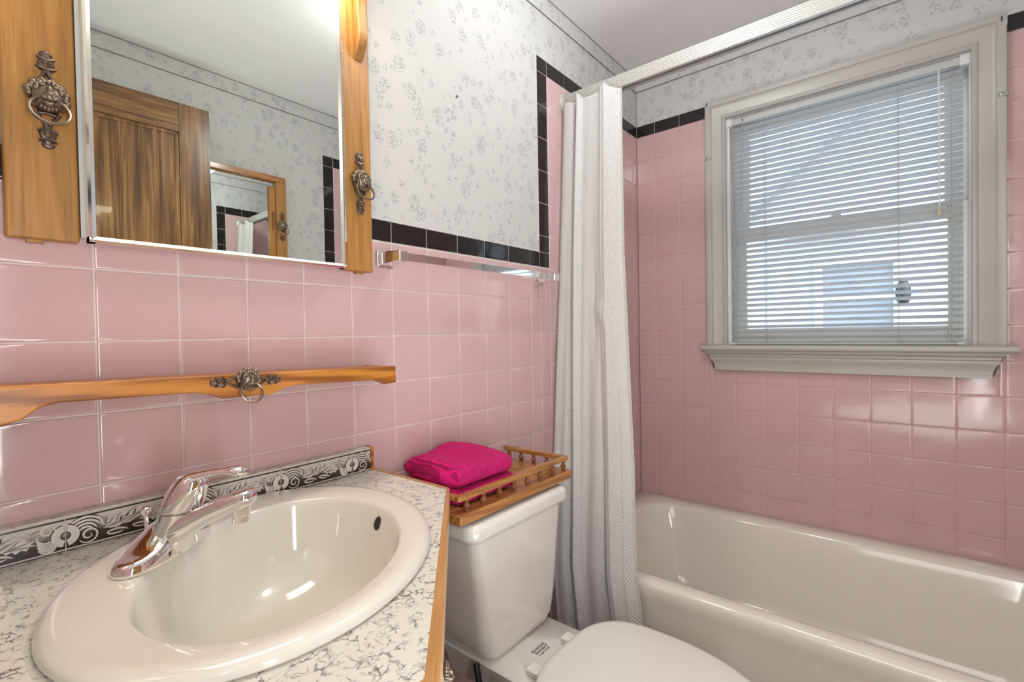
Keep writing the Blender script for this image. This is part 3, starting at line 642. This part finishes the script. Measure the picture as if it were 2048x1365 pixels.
# bowl: deck under the tank, flaring into the rim and tapering to the foot
def egg(hx, yb, yf, z, n=40, sq=.0):
    yc = yb-(yb-yf)*.45; out = []
    for k in range(n):
        a = 2*math.pi*k/n; c, s_ = math.cos(a), math.sin(a)
        e = 2.6 if s_ > 0 else 2.05
        px = abs(c)**(2/e)*math.copysign(1, c); py = abs(s_)**(2/e)*math.copysign(1, s_)
        out.append((TX+.005+px*hx, yc+py*((yb-yc) if s_ > 0 else (yc-yf)), z))
    return out
rings = [egg(.105, -.22, -.60, FZ), egg(.10, -.22, -.59, FZ+.05), egg(.095, -.24, -.58, FZ+.14), egg(.13, -.25, -.66, FZ+.23), egg(.168, -.27, -.735, FZ+.31), egg(.176, -.285, -.765, -.756), egg(.174, -.30, -.765, -.748), egg(.166, -.31, -.757, -.7425)]
bowl = obj('bowl', MB().loft(rings), TANKP, wc, ang=60)
rings = [rr(TX, -.40, -.05, .085, .03, -.83), rr(TX, -.40, -.05, .105, .03, -.775), rr(TX, -.40, -.05, .117, .022, -.752), rr(TX, -.40, -.05, .119, .02, -.744), rr(TX, -.395, -.05, .114, .02, -.7395)]
obj('bowl_deck', MB().loft(rings), TANKP, wc, ang=60)
def seatring(k, z): return egg_s(k, z)
def egg_s(hx, yb, yf, z, n=56):
    yc = yb-(yb-yf)*.42; out = []
    for k in range(n):
        a = 2*math.pi*k/n; c, s_ = math.cos(a), math.sin(a)
        e = 3.6 if s_ > 0 else 2.05
        px = abs(c)**(2/e)*math.copysign(1, c); py = abs(s_)**(2/e)*math.copysign(1, s_)
        tp = 1-.10*max(0, s_)**2
        out.append((TX+.007+px*hx*tp, yc+py*((yb-yc) if s_ > 0 else (yc-yf)), z))
    return out
obj('seat', MB().loft([egg_s(.180, -.347, -.785, -.739), egg_s(.184, -.343, -.789, -.736), egg_s(.184, -.343, -.789, -.729), egg_s(.180, -.347, -.785, -.7275)]), SEATP, wc, ang=60)
obj('seat_lid', MB().loft([egg_s(.182, -.343, -.787, -.727), egg_s(.187, -.338, -.792, -.724), egg_s(.1875, -.338, -.7925, -.717), egg_s(.184, -.342, -.789, -.7125), egg_s(.174, -.352, -.778, -.7105), egg_s(.12, -.40, -.72, -.7085), egg_s(.04, -.5, -.62, -.708)]), SEATP, wc, ang=60)
for x in (TX-.078, TX+.058):
    obj('seat_hinge', MB().box((x-.013, -.312, -.7395), (x+.013, -.348, -.7245)).box((x-.015, -.310, -.7265), (x+.015, -.350, -.7235)), SEATP, wc, bevel=.002)
def text_mesh(parent, lines, origin, ang, mat):
    mbt = MB(); dg = None
    for (s, size, off, shear) in lines:
        cv = bpy.data.curves.new('txt', 'FONT'); cv.body = s; cv.size = size; cv.align_x = 'CENTER'; cv.shear = shear; cv.extrude = .00012; cv.offset = .00012
        to = bpy.data.objects.new('txt', cv); COL.objects.link(to); bpy.context.view_layer.update()
        me = bpy.data.meshes.new_from_object(to.evaluated_get(bpy.context.evaluated_depsgraph_get()))
        c, sn = math.cos(ang), math.sin(ang)
        vs = [(origin[0]+c*v.co.x-sn*(v.co.y+off), origin[1]+sn*v.co.x+c*(v.co.y+off), origin[2]+v.co.z) for v in me.vertices]
        mbt.add(vs, [tuple(p.vertices) for p in me.polygons]); bpy.data.objects.remove(to); bpy.data.curves.remove(cv); bpy.data.meshes.remove(me)
    o = obj('printed_logo', mbt, mat, parent, smooth=False); o['label'] = 'small black printed lettering on the deck'; return o
text_mesh(wc, [('American', .0125, .0085, .35), ('Standard', .0125, -.0015, .35), ('1.6 gpf / 6.0 lpf', .0066, -.0095, 0)], (TX-.002, -.288, -.7392), 0.0, TEXTM)
obj('tank_bolt_cap', MB().lathe([(.008, 0), (.008, .012), (.004, .016)], (TX-.10, -.12, -.755), (0, 0, 1), 12), CHROME, wc)
tag(obj('supply_hose', MB().tube([(-1.36, -.02, -.98), (-1.36, -.06, -.97), (-1.352, -.14, -.90), (-1.338, -.20, -.84), (-1.318, -.22, -.79), (-1.310, -.20, -.738)], .0075, 10), plain('braided_hose', (.03, .03, .035), .35, .6)), 'dark flexible water hose rising to the underside of the toilet tank', 'hose')
# ------------------------------------------------------------------ gallery tray on the tank, with spindles
TY1 = -.229; TX0, TX1 = -1.382, -.962; BZ0, BZ1 = -.3985, -.3765; RZ = -.3380
tr_ = thing('gallery_tray', 'honey oak gallery tray with turned spindles on the toilet tank', 'tray', (-1.17, -.115, -.40))
obj('tray_base', MB().box((TX0-.004, -.004, BZ0), (TX1+.006, TY1-.008, BZ1)), OAKT, tr_, bevel=.004, seg=3)
obj('rail', MB().box((TX0, TY1, RZ-.0125), (TX1, TY1+.016, RZ)), OAKT, tr_, bevel=.003)
obj('rail', MB().box((TX1-.014, -.005, RZ-.0125), (TX1, TY1+.0155, RZ)), OAKY, tr_, bevel=.003)
obj('rail', MB().box((TX0, -.005, RZ-.0125), (TX0+.014, TY1+.0155, RZ)), OAKY, tr_, bevel=.003)
sp_prof = [(.0062, BZ1), (.0068, BZ1+.0025), (.0040, BZ1+.005), (.0078, BZ1+.009), (.0084, BZ1+.0115), (.0056, BZ1+.0165), (.0036, BZ1+.0195), (.0058, BZ1+.022), (.0062, RZ-.012)]
def spindle(x, y): return MB().lathe(sp_prof, (x, y, 0), (0, 0, 1), 14)
s_ = obj('spindle', spindle(0, 0), OAKS, tr_); first = True
places = [(TX0+.030+k*(TX1-TX0-.045)/7, TY1+.008) for k in range(8)]+[(TX1-.007, -.022-k*.046) for k in range(4)]+[(TX0+.007, -.022-k*.046) for k in range(4)]
zb = WO[s_.name].z
for i, (x, y) in enumerate(places):
    if i == 0: s_.location = Vector((x, y, zb))-WO[tr_.name]; WO[s_.name] = Vector((x, y, zb))
    else: copy_to(s_, tr_, (x, y, zb))
for x, y in ((-1.30, -.205), (-1.035, -.205), (-1.30, -.05), (-1.035, -.05)): obj('foot', MB().lathe([(.009, -.4056), (.008, -.3985)], (x, y, 0), (0, 0, 1), 14), RUBBER, tr_)
# towel
tw = thing('hand_towel', 'folded hot pink ribbed hand towel on the wooden tray', 'towel', (-1.245, -.11, BZ1))
def towel_layer(x0, x1, y0, y1, z0, z1, wob, seed, pk=0):
    rnd = random.Random(seed); ph = [rnd.uniform(0, 6) for _ in range(6)]
    mb = MB(); rings = []; nb = 44; ns = 30; hz = (z1-z0)/2
    for i in range(ns+1):
        u = i/ns; x = x0+(x1-x0)*u
        e = math.sqrt(max(0.0, 1-max(0, (abs(2*u-1)-.86)/.14)**2.4)) if i not in (0, ns) else .25
        ring = []
        for k in range(nb):
            a = 2*math.pi*k/nb; c, s2 = math.cos(a), math.sin(a); q = .42
            py = math.copysign(abs(c)**q, c); pz = math.copysign(abs(s2)**(.62), s2)
            y = (y0+y1)/2+py*(y1-y0)/2*(1-.03*(1-e)); zz = (z0+z1)/2+pz*hz*(.55+.45*e)
            top = max(0, pz)
            zz += top*wob*(.5*math.sin(9*x*6+ph[0])+.5*math.sin(y*38+ph[1])+.4*math.sin(y*20+x*33+ph[2]))
            zz += top*pk*math.exp(-((u-.62)/.26)**2)*math.exp(-((y-y1)/.055)**2)
            zz -= top*.010*math.exp(-((u-.45)/.2)**2)*math.exp(-((y-(y0+y1)/2)/.05)**2)
            xx = x+.003*math.sin(y*40+ph[3])+.002*math.sin(zz*200+ph[4])
            ring.append((xx, y, max(z0, zz)))
        rings.append(ring)
    return mb.loft(rings)
obj('lower_fold', towel_layer(-1.352, -1.160, -.204, -.012, BZ1, -.338, .0015, 3), TOWEL, tw, ang=180)
obj('upper_fold', towel_layer(-1.350, -1.166, -.200, -.014, -.341, -.288, .004, 5, .018), TOWEL, tw, ang=180)
# ------------------------------------------------------------------ corner vanity
CT = -.299; CB = -.335
va = thing('corner_vanity', 'oak corner vanity cabinet under the speckled countertop', 'vanity cabinet', (-1.75, -.3, FZ))
vp = [(-2.063, -.004), (-1.460, -.004), (-1.460, -.255), (-1.812, -.607), (-2.063, -.607)]
obj('carcass', MB().loft([[(a, b, FZ+.09) for a, b in vp], [(a, b, CB) for a, b in vp]], 0, True, False), CABW, va)
kp = [(-2.063, -.004), (-1.47, -.004), (-1.47, -.23), (-1.84, -.58), (-2.063, -.58)]
obj('toe_kick', MB().prism(kp, lambda a, b, h: (a, b, h), FZ, FZ+.09), DARK, va)
Dn = Vector((.7071, -.7071, 0)); Dt = Vector((.7071, .7071, 0)); dc = Vector((-1.636, -.431, 0))
def dpt(a, n, z): p = dc+Dt*a+Dn*n; return (p.x, p.y, z)
dr = obj('cabinet_door', MB().prism([(-.19, .001), (.19, .001), (.19, .009), (-.19, .009)], lambda a, n, z: dpt(a, n, z), FZ+.13, -.36), CABW, va, bevel=.004)
ornament(dr, dpt(-.060, .009, -.440), Dn, (0, 0, 1), .80)
# countertop with an oval cut-out
import bmesh
ctop = thing('countertop', 'white crackle laminate corner countertop with oak edging around the sink', 'countertop', (-1.75, -.3, CB))
SCX, SCY, STH = -1.7793, -.2663, .85
def ell(cx, cy, a, b, th, z, n=72): 
    c, s2 = math.cos(th), math.sin(th)
    return [(cx+a*math.cos(2*math.pi*k/n)*c-b*math.sin(2*math.pi*k/n)*s2, cy+a*math.cos(2*math.pi*k/n)*s2+b*math.sin(2*math.pi*k/n)*c, z) for k in range(n)]
outer = [(-2.064, -.001), (-1.4445, -.001), (-1.4415, -.2595), (-1.8075, -.6255), (-2.064, -.6255)]
b = bmesh.new(); vo = [b.verts.new((x, y, CT)) for x, y in outer]; vi = [b.verts.new(p) for p in ell(SCX, SCY, .240, .190, STH, CT)]
for L_ in (vo, vi):
    for k in range(len(L_)): b.edges.new((L_[k], L_[(k+1) % len(L_)]))
bmesh.ops.triangle_fill(b, use_beauty=True, edges=list(b.edges))
b.verts.index_update(); tv = [tuple(v.co) for v in b.verts]; tf = [tuple(v.index for v in f.verts) for f in b.faces]; b.free()
mb = MB().add(tv, tf).add([(x, y, CB) for x, y, z in tv], tf)
mb.loft([[(x, y, CT) for x, y in outer], [(x, y, CB) for x, y in outer]], 0, False, False); mb.loft([ell(SCX, SCY, .240, .190, STH, CT), ell(SCX, SCY, .240, .190, STH, CB)], 0, False, False)
obj('laminate_top', mb, LAM, ctop, smooth=False)
ep = [(-1.4485, -.001), (-1.4455, -.2580), (-1.8085, -.6215), (-2.064, -.6215)]
eo = [(-1.4350, -.001), (-1.4315, -.2555), (-1.8030, -.6375), (-2.064, -.6375)]
mb = MB(); n = 4
mb.loft([[(*p, CT+.0006) for p in ep]+[(*p, CT+.0006) for p in reversed(eo)], [(*p, CB-.004) for p in ep]+[(*p, CB-.004) for p in reversed(eo)]])
EDGEW = wood('edging_oak', (.36, .155, .035), (.54, .27, .08), 0, .35, .3, rotz=-.785, wav=.2)
obj('edge_trim', mb, EDGEW, ctop, bevel=.0030, seg=3)
# backsplash with relief tiles
BS0, BS1, BSY = CT, -.2475, -.0245
bs = obj('backsplash', MB().box((-2.064, -.001, CT+.0002), (-1.4530, BSY+.0008, BS1)).box((-2.064, -.025, CT+.0002), (-2.034, -.56, BS1)), LAM, ctop, bevel=.0008)
obj('end_cap', MB().box((-1.4530, -.001, CT+.0002), (-1.4460, BSY-.002, BS1+.001)), OAKH, bs, bevel=.001)
def ribbon(mb, pts, w, y, m, taper=True):
    """flat relief stroke on the tile face (x,z plane at depth y)"""
    n = len(pts); L_, R_ = [], []; Mi = []
    for i, (x, z) in enumerate(pts):
        x0, z0 = pts[max(i-1, 0)]; x1, z1 = pts[min(i+1, n-1)]; d = math.hypot(x1-x0, z1-z0) or 1
        nx, nz_ = -(z1-z0)/d, (x1-x0)/d
        ww = (w[i] if isinstance(w, list) else w*(math.sin(math.pi*(.12+.88*i/(n-1)))**.6 if taper else 1))/2
        L_.append((x+nx*ww, y, z+nz_*ww)); R_.append((x-nx*ww, y, z-nz_*ww)); Mi.append((x, y-.0005, z))
    vs = L_+Mi+R_; fs = []
    for i in range(n-1):
        fs += [(i, i+1, n+i+1, n+i), (n+i, n+i+1, 2*n+i+1, 2*n+i)]
    mb.add(vs, fs, m)
def arc(cx, cz, r0, r1, a0, a1, n=14): return [(cx+(r0+(r1-r0)*k/n)*math.cos(math.radians(a0+(a1-a0)*k/n)), cz+(r0+(r1-r0)*k/n)*math.sin(math.radians(a0+(a1-a0)*k/n))) for k in range(n+1)]
def bez(p0, p1, p2, p3, n=14):
    out = []
    for k in range(n+1):
        t = k/n; out.append(tuple((1-t)**3*a+3*(1-t)**2*t*b_+3*(1-t)*t*t*c+t**3*d for a, b_, c, d in zip(p0, p1, p2, p3)))
    return out
JX = [-2.1095, -1.9570, -1.8045, -1.6520, -1.4995, -1.3470]; SC_ = .0455
def poly_face(mb, pts, y, m): mb.add([(x, y, z) for x, z in pts], [tuple(range(len(pts)))], m)
for i in range(len(JX)-1):
    x0, x1 = max(JX[i]+.0006, -2.033), min(JX[i+1]-.0006, -1.4535); z0 = CT+.0015; z1 = BS1-.0012
    base = obj('decor_tile', MB().box((x0, BSY+.0006, z0), (x1, BSY, z1)), LISTG, bs)
    mb = MB(); X = lambda u: JX[i]+u*.1525; Z = lambda v: z0+.0055+v*.0355
    y1 = BSY-.0002; y2 = BSY-.0006; y3 = BSY-.0010
    def keep(u): return x0-.0002 <= X(u) <= x1+.0002
    def strokes(pts, w, y, m, taper=True):
        q = [(X(a), Z(b_)) for a, b_ in pts]; q = [p for p in q if x0 <= p[0] <= x1]
        if len(q) > 2: ribbon(mb, q, w, y, m, taper)
    def blob(pts, y, m):
        q = [(min(max(X(a), x0), x1), Z(b_)) for a, b_ in pts]
        if max(p[0] for p in q)-min(p[0] for p in q) > .002: poly_face(mb, q, y, m)
    # border lines
    for v, m, w in ((1.105, 2, .0024), (-.085, 0, .0020), (-.135, 2, .0012)): ribbon(mb, [(x0, Z(v)), ((x0+x1)/2, Z(v)), (x1, Z(v))], w, y1, m, False)
    # half rings round the joints
    for c, a0, a1 in ((0, -88, 88), (1, 92, 268)):
        q = [p for p in [(X(c)+.0105*math.cos(math.radians(a0+(a1-a0)*k/20)), Z(.47)+.0105*math.sin(math.radians(a0+(a1-a0)*k/20))) for k in range(21)] if x0 <= p[0] <= x1]
        if len(q) > 2:
            ribbon(mb, q, .0125, y1, 2, False); ribbon(mb, q, .0095, y2, 0, False)
    # scroll volute and fan right of the ring
    asp = .1525/.0355
    def arcs(cu, cv, r0, r1, a0, a1, n=14): return [(cu+p[0]/asp, cv+p[1]) for p in arc(0, 0, r0, r1, a0, a1, n)]
    for k in range(4): strokes(arcs(.150, .40, .26+.13*k, .20+.14*k, 150-6*k, 5+8*k), .0030, y2, 0); strokes(arcs(.150, .40, .315+.13*k, .26+.14*k, 146-6*k, 8+8*k), .0016, y1, 2)
    strokes(arcs(.165, .30, .34, .05, -150, 420, 40), .0026, y3, 0); strokes(arcs(.165, .30, .40, .12, -160, 400, 40), .0014, y1, 2)
    strokes(bez((.24, .95), (.27, .75), (.25, .6), (.30, .50)), .0030, y2, 0); strokes(bez((.34, .92), (.32, .75), (.31, .62), (.30, .50)), .0030, y2, 0); strokes(bez((.29, .88), (.295, .75), (.295, .62), (.30, .50)), .0018, y3, 1)
    # large acanthus leaf
    leaf = [(.27, .42), (.33, .55), (.37, .80), (.405, .78), (.42, .95), (.455, .86), (.48, 1.0), (.515, .90), (.55, 1.03), (.58, .93), (.64, 1.0), (.63, .86), (.69, .84), (.655, .72), (.60, .66), (.57, .55), (.52, .50), (.48, .38), (.43, .40), (.38, .32), (.33, .34)]
    blob(leaf, y1, 0)
    leaf2 = [(.55, .42), (.60, .52), (.66, .66), (.70, .78), (.74, .70), (.735, .60), (.80, .56), (.765, .46), (.81, .36), (.76, .36), (.74, .24), (.71, .32), (.67, .22), (.65, .34), (.61, .28), (.60, .38)]
    blob(leaf2, y1, 0)
    for p0, p3 in (((.30, .42), (.66, .84)), ((.34, .46), (.55, .98)), ((.32, .46), (.44, .90)), ((.40, .42), (.62, .74))):
        strokes(bez(p0, (p0[0]+.10, p0[1]+.02), (p3[0]-.10, p3[1]-.04), p3), .0016, y2, 1); 
    for p0, p3 in (((.60, .42), (.78, .54)), ((.60, .40), (.79, .38)), ((.62, .48), (.72, .70))):
        strokes(bez(p0, (p0[0]+.06, p0[1]+.02), (p3[0]-.06, p3[1]), p3), .0015, y2, 1)
    for u, v in ((.40, .74), (.455, .82), (.51, .86), (.57, .90)): strokes(bez((u, v-.16), (u+.01, v-.08), (u+.015, v-.04), (u+.022, v+.06)), .0018, y2, 2)
    # curling lower leaves
    strokes(bez((.30, .18), (.36, .30), (.44, .26), (.47, .10)), .0030, y2, 0); strokes(bez((.30, .18), (.31, .02), (.42, .06), (.43, .14)), .0026, y2, 0)
    strokes(bez((.50, .24), (.56, .30), (.62, .26), (.66, .10)), .0030, y2, 0); strokes(bez((.50, .24), (.52, .10), (.60, .08), (.62, .16)), .0024, y2, 0)
    # shell of stacked arcs with a volute left of the next ring
    for k in range(5): strokes(arcs(.875, .62-.10*k, .30-.01*k, .26, 170+6*k, 340+6*k), .0028, y2, 0); strokes(arcs(.875, .57-.10*k, .30-.01*k, .26, 172+6*k, 338+6*k), .0014, y1, 2)
    strokes(arcs(.875, .80, .24, .05, -30, 520, 36), .0024, y3, 0)
    strokes(arcs(.80, .66, .30, .30, 60, 130), .0024, y2, 0); strokes(arcs(.815, .62, .28, .28, 65, 140), .0016, y2, 1)
    obj('relief', mb, [LISTL, LISTM, LISTD], base, ang=50)
# ------------------------------------------------------------------ sink
sk_ = thing('sink', 'oval cream porcelain drop-in sink set diagonally in the countertop', 'sink', (SCX, SCY, CT))
BCX, BCY = -1.7732, -.2914
def E(t, a, b, z):   # centre slides from rim centre (t=0) to bowl centre (t=1)
    return ell(SCX+(BCX-SCX)*t, SCY+(BCY-SCY)*t, a, b, STH, z, 96)
rings = [E(0, .258, .208, CT+.0003), E(0, .2665, .2165, CT+.001), E(0, .2685, .2185, CT+.004), E(0, .2665, .2165, CT+.009), E(0, .260, .210, CT+.0128), E(0, .250, .200, CT+.0142), E(.5, .230, .180, CT+.0140), E(1, .2085, .1580, CT+.0128), E(1, .2055, .1550, CT+.0120), E(1, .2030, .1525, CT+.0095), E(1, .2005, .1500, CT+.003), E(1, .198, .148, CT-.004), E(1, .193, .1435, CT-.022), E(1, .180, .132, CT-.060), E(1, .153, .109, CT-.100), E(1, .100, .070, CT-.122), E(1, .055, .045, CT-.131), E(1, .024, .024, CT-.1335)]
obj('basin', MB().loft(rings, 0, False, False), PORC, sk_, ang=180)
dp = Vector((BCX, BCY, CT-.1335))
obj('drain', MB().lathe([(.031, .0015), (.031, .003), (.024, .004), (.021, .001), (.004, .0005)], dp, (0, 0, 1), 28), CHROME, sk_)
# overflow opening, on the far right bowl wall
ovp = Vector((-1.6075, -.2685, -.3105)); cdir = Vector((-.86, -.10, .22)).normalized(); od_ = Vector((.55, .83, 0)); ou_ = cdir.cross(od_).normalized(); od_ = ou_.cross(cdir).normalized()
obj('overflow_hole', MB().ball(ovp, (od_*.0075, ou_*.0115, cdir*.0022), 18, 8), DARK, sk_, label='dark oval overflow hole')
# ------------------------------------------------------------------ faucet
FT = .66; FC = Vector((-1.8775, -.1735, 0)); FA = Vector((math.cos(FT), math.sin(FT), 0)); FD = Vector((math.sin(FT), -math.cos(FT), 0)); FZ0 = CT+.0142
fa = thing('faucet', 'chrome single lever faucet on the back ledge of the sink', 'faucet', (FC.x, FC.y, FZ0))
def fp(a, d, z): p = FC+FA*a+FD*d; return (p.x, p.y, FZ0+z)
def sup(a, d, z, e=2.4, n=40, oa=0, od=0):
    out = []
    for k in range(n):
        t = 2*math.pi*k/n; c, s2 = math.cos(t), math.sin(t)
        out.append(fp(oa+math.copysign(abs(c)**(2/e), c)*a, od+math.copysign(abs(s2)**(2/e), s2)*d, z))
    return out
# base: low at the ends, rising to the body in the middle
def basering(r, z, bump, n=64):
    out = []
    for k in range(n):
        t = 2*math.pi*k/n; c, q = math.cos(t), math.sin(t)
        a = math.copysign(abs(c)**(2/2.9), c)*r; d = math.copysign(abs(q)**(2/2.3), q)*r
        out.append(fp(a*.0785, d*.0285, z+bump*.030*math.exp(-(a/.46)**2)*max(0, 1-abs(d)**2.2)**.8+bump*.004*(1-abs(a))))
    return out
obj('base', MB().loft([basering(1, .0004, 0), basering(.985, .004, 0), basering(.955, .0095, .2), basering(.91, .0125, .6), basering(.84, .0130, 1), basering(.74, .0125, 1), basering(.60, .0120, 1), basering(.45, .0120, 1), basering(.28, .0120, 1), basering(.1, .0120, 1)]), CHROME, fa, ang=180)
LEAN = .20
def ring(z, r, d0=None, sq=1.0, n=28): 
    o_ = d0 if d0 is not None else z*LEAN*2
    return [fp(r*math.cos(2*math.pi*k/n), o_+r*sq*math.sin(2*math.pi*k/n), z) for k in range(n)]
obj('body', MB().loft([ring(.002, .031), ring(.012, .030), ring(.030, .027), ring(.050, .0248), ring(.0555, .0245)]), CHROME, fa, ang=60)
# spout
sp_ = [(.000, .020, .027, .020), (.020, .030, .0255, .019), (.044, .042, .0228, .0165), (.068, .0550, .0205, .0145), (.092, .0650, .0192, .0130), (.109, .0705, .0184, .0122), (.1185, .0725, .0155, .0105), (.1220, .0730, .010, .007)]
rings = []
for d, z, wa_, hh in sp_:
    rings.append([fp(math.copysign(abs(math.cos(2*math.pi*k/24))**.55, math.cos(2*math.pi*k/24))*wa_, d, z+math.copysign(abs(math.sin(2*math.pi*k/24))**.6, math.sin(2*math.pi*k/24))*hh) for k in range(24)])
spo = obj('spout', MB().loft(rings), CHROME, fa, ang=70)
obj('aerator', MB().lathe([(.0125, .022), (.0125, .006), (.0118, .005), (.0105, .0045), (.0105, -.004), (.0085, -.0045)], fp(0, .104, .0435), (0, 0, 1), 24), CHROME, spo, ang=40)
# lever handle: dome cap and a flat lever reaching forward
dome = [ring(.0565, .0245), ring(.060, .0250), ring(.072, .0252), ring(.086, .0235), ring(.096, .0200), ring(.1025, .0140), ring(.1055, .0060)]
hd = obj('handle_dome', MB().loft(dome), CHROME, fa, ang=180)
lev = [(.006, .0935, .0165, .0110), (.020, .0985, .0140, .0085), (.040, .1040, .0115, .0058), (.058, .1075, .0100, .0045), (.070, .1085, .0105, .0050), (.078, .1080, .0118, .0068), (.086, .1070, .0118, .0072), (.092, .1060, .0095, .0050)]
rings = []
for d, z, wa_, hh in lev:
    rings.append([fp(math.cos(2*math.pi*k/20)*wa_, d+.02, z+math.sin(2*math.pi*k/20)*hh) for k in range(20)])
obj('lever', MB().loft(rings), CHROME, hd, ang=180)
obj('lift_rod', MB().tube([fp(0, -.024, .002), fp(0, -.026, .052)], .0028, 10).lathe([(.004, 0), (.0065, .003), (.0065, .009), (.004, .011)], fp(0, -.026, .050), (0, 0, 1), 14), CHROME, fa)
# ------------------------------------------------------------------ things seen in the mirror: door and wall cabinet
d1 = thing('door_1', 'dark stained panelled wooden door standing open, seen in the mirror', 'door', (-1.68, -1.40, FZ)); d1['kind'] = 'structure'
DA = math.radians(-2.2); hx_, hy_ = -2.045, -1.415
def dp_(a, t, z): return (hx_+a*math.cos(DA)+t*math.sin(DA), hy_-a*math.sin(DA)*1.0+t*math.cos(DA), z)
DWd = .738; DT = .938; thk = .035
def dbox(a0, a1, z0, z1, t0, t1): 
    return MB().loft([[dp_(a0, t0, z0), dp_(a1, t0, z0), dp_(a1, t1, z0), dp_(a0, t1, z0)], [dp_(a0, t0, z1), dp_(a1, t0, z1), dp_(a1, t1, z1), dp_(a0, t1, z1)]])
for a0, a1 in ((0, .107), (DWd-.107, DWd)): obj('stile', dbox(a0, a1, FZ+.01, DT, 0, thk), DOORW, d1, bevel=.001)
for z0, z1 in ((DT-.115, DT), (-.16, -.03), (FZ+.01, FZ+.22)): obj('rail', dbox(.107, DWd-.107, z0, z1, 0, thk), DOORWH, d1, bevel=.001)
for z0, z1 in ((-.03, DT-.115), (FZ+.22, -.16)):
    obj('panel', dbox(.107, DWd-.107, z0, z1, .008, thk-.012), DOORW, d1)
    m = MB(); q = .014
    for a, b_ in (((.107, .107+q), (z0, z1)), ((DWd-.107-q, DWd-.107), (z0, z1)), ((.107, DWd-.107), (z0, z0+q)), ((.107, DWd-.107), (z1-q, z1))):
        bb = dbox(a[0], a[1], b_[0], b_[1], .01, thk-.005); m.add(bb.v, bb.f)
    obj('moulding', m, DOORW, d1, bevel=.003)
wcb = thing('wall_cabinet', 'honey oak framed mirror cabinet on the opposite wall, seen in the mirror', 'wall cabinet', (-1.25, -1.40, .20))
cxl, cxr, czb, czt = -1.56, -.972, .20, .752; yf = YR+.030
obj('frame_rail', MB().box((cxl, YR+.001, czt-.026), (cxr, yf, czt)), OAKT, wcb, bevel=.003)
obj('frame_rail', MB().box((cxl, YR+.001, czb), (cxr, yf, czb+.03)), OAKT, wcb, bevel=.003)
obj('frame_stile', MB().box((cxr-.047, YR+.001, czb+.03), (cxr, yf, czt-.0262)), OAKV, wcb, bevel=.002)
obj('frame_stile', MB().box((cxl, YR+.001, czb+.03), (cxl+.047, yf, czt-.0262)), OAKV, wcb, bevel=.002)
obj('mirror_panel', MB().box((cxl+.0475, YR+.001, czb+.031), (cxr-.0475, YR+.010, czt-.027)), MIRROR, wcb)
isd = obj('inner_stile', MB().box((cxr-.075, YR+.0105, czb+.031), (cxr-.0475, YR+.022, czt-.05)), OAKV, wcb, bevel=.002)
obj('pull', MB().box((cxr-.065, YR+.022, .50), (cxr-.058, YR+.032, .585)), OAKS, isd, bevel=.002)
ornament(wcb, (cxr-.0235, yf, .520), (0, 1, 0), (0, 0, 1), .98)
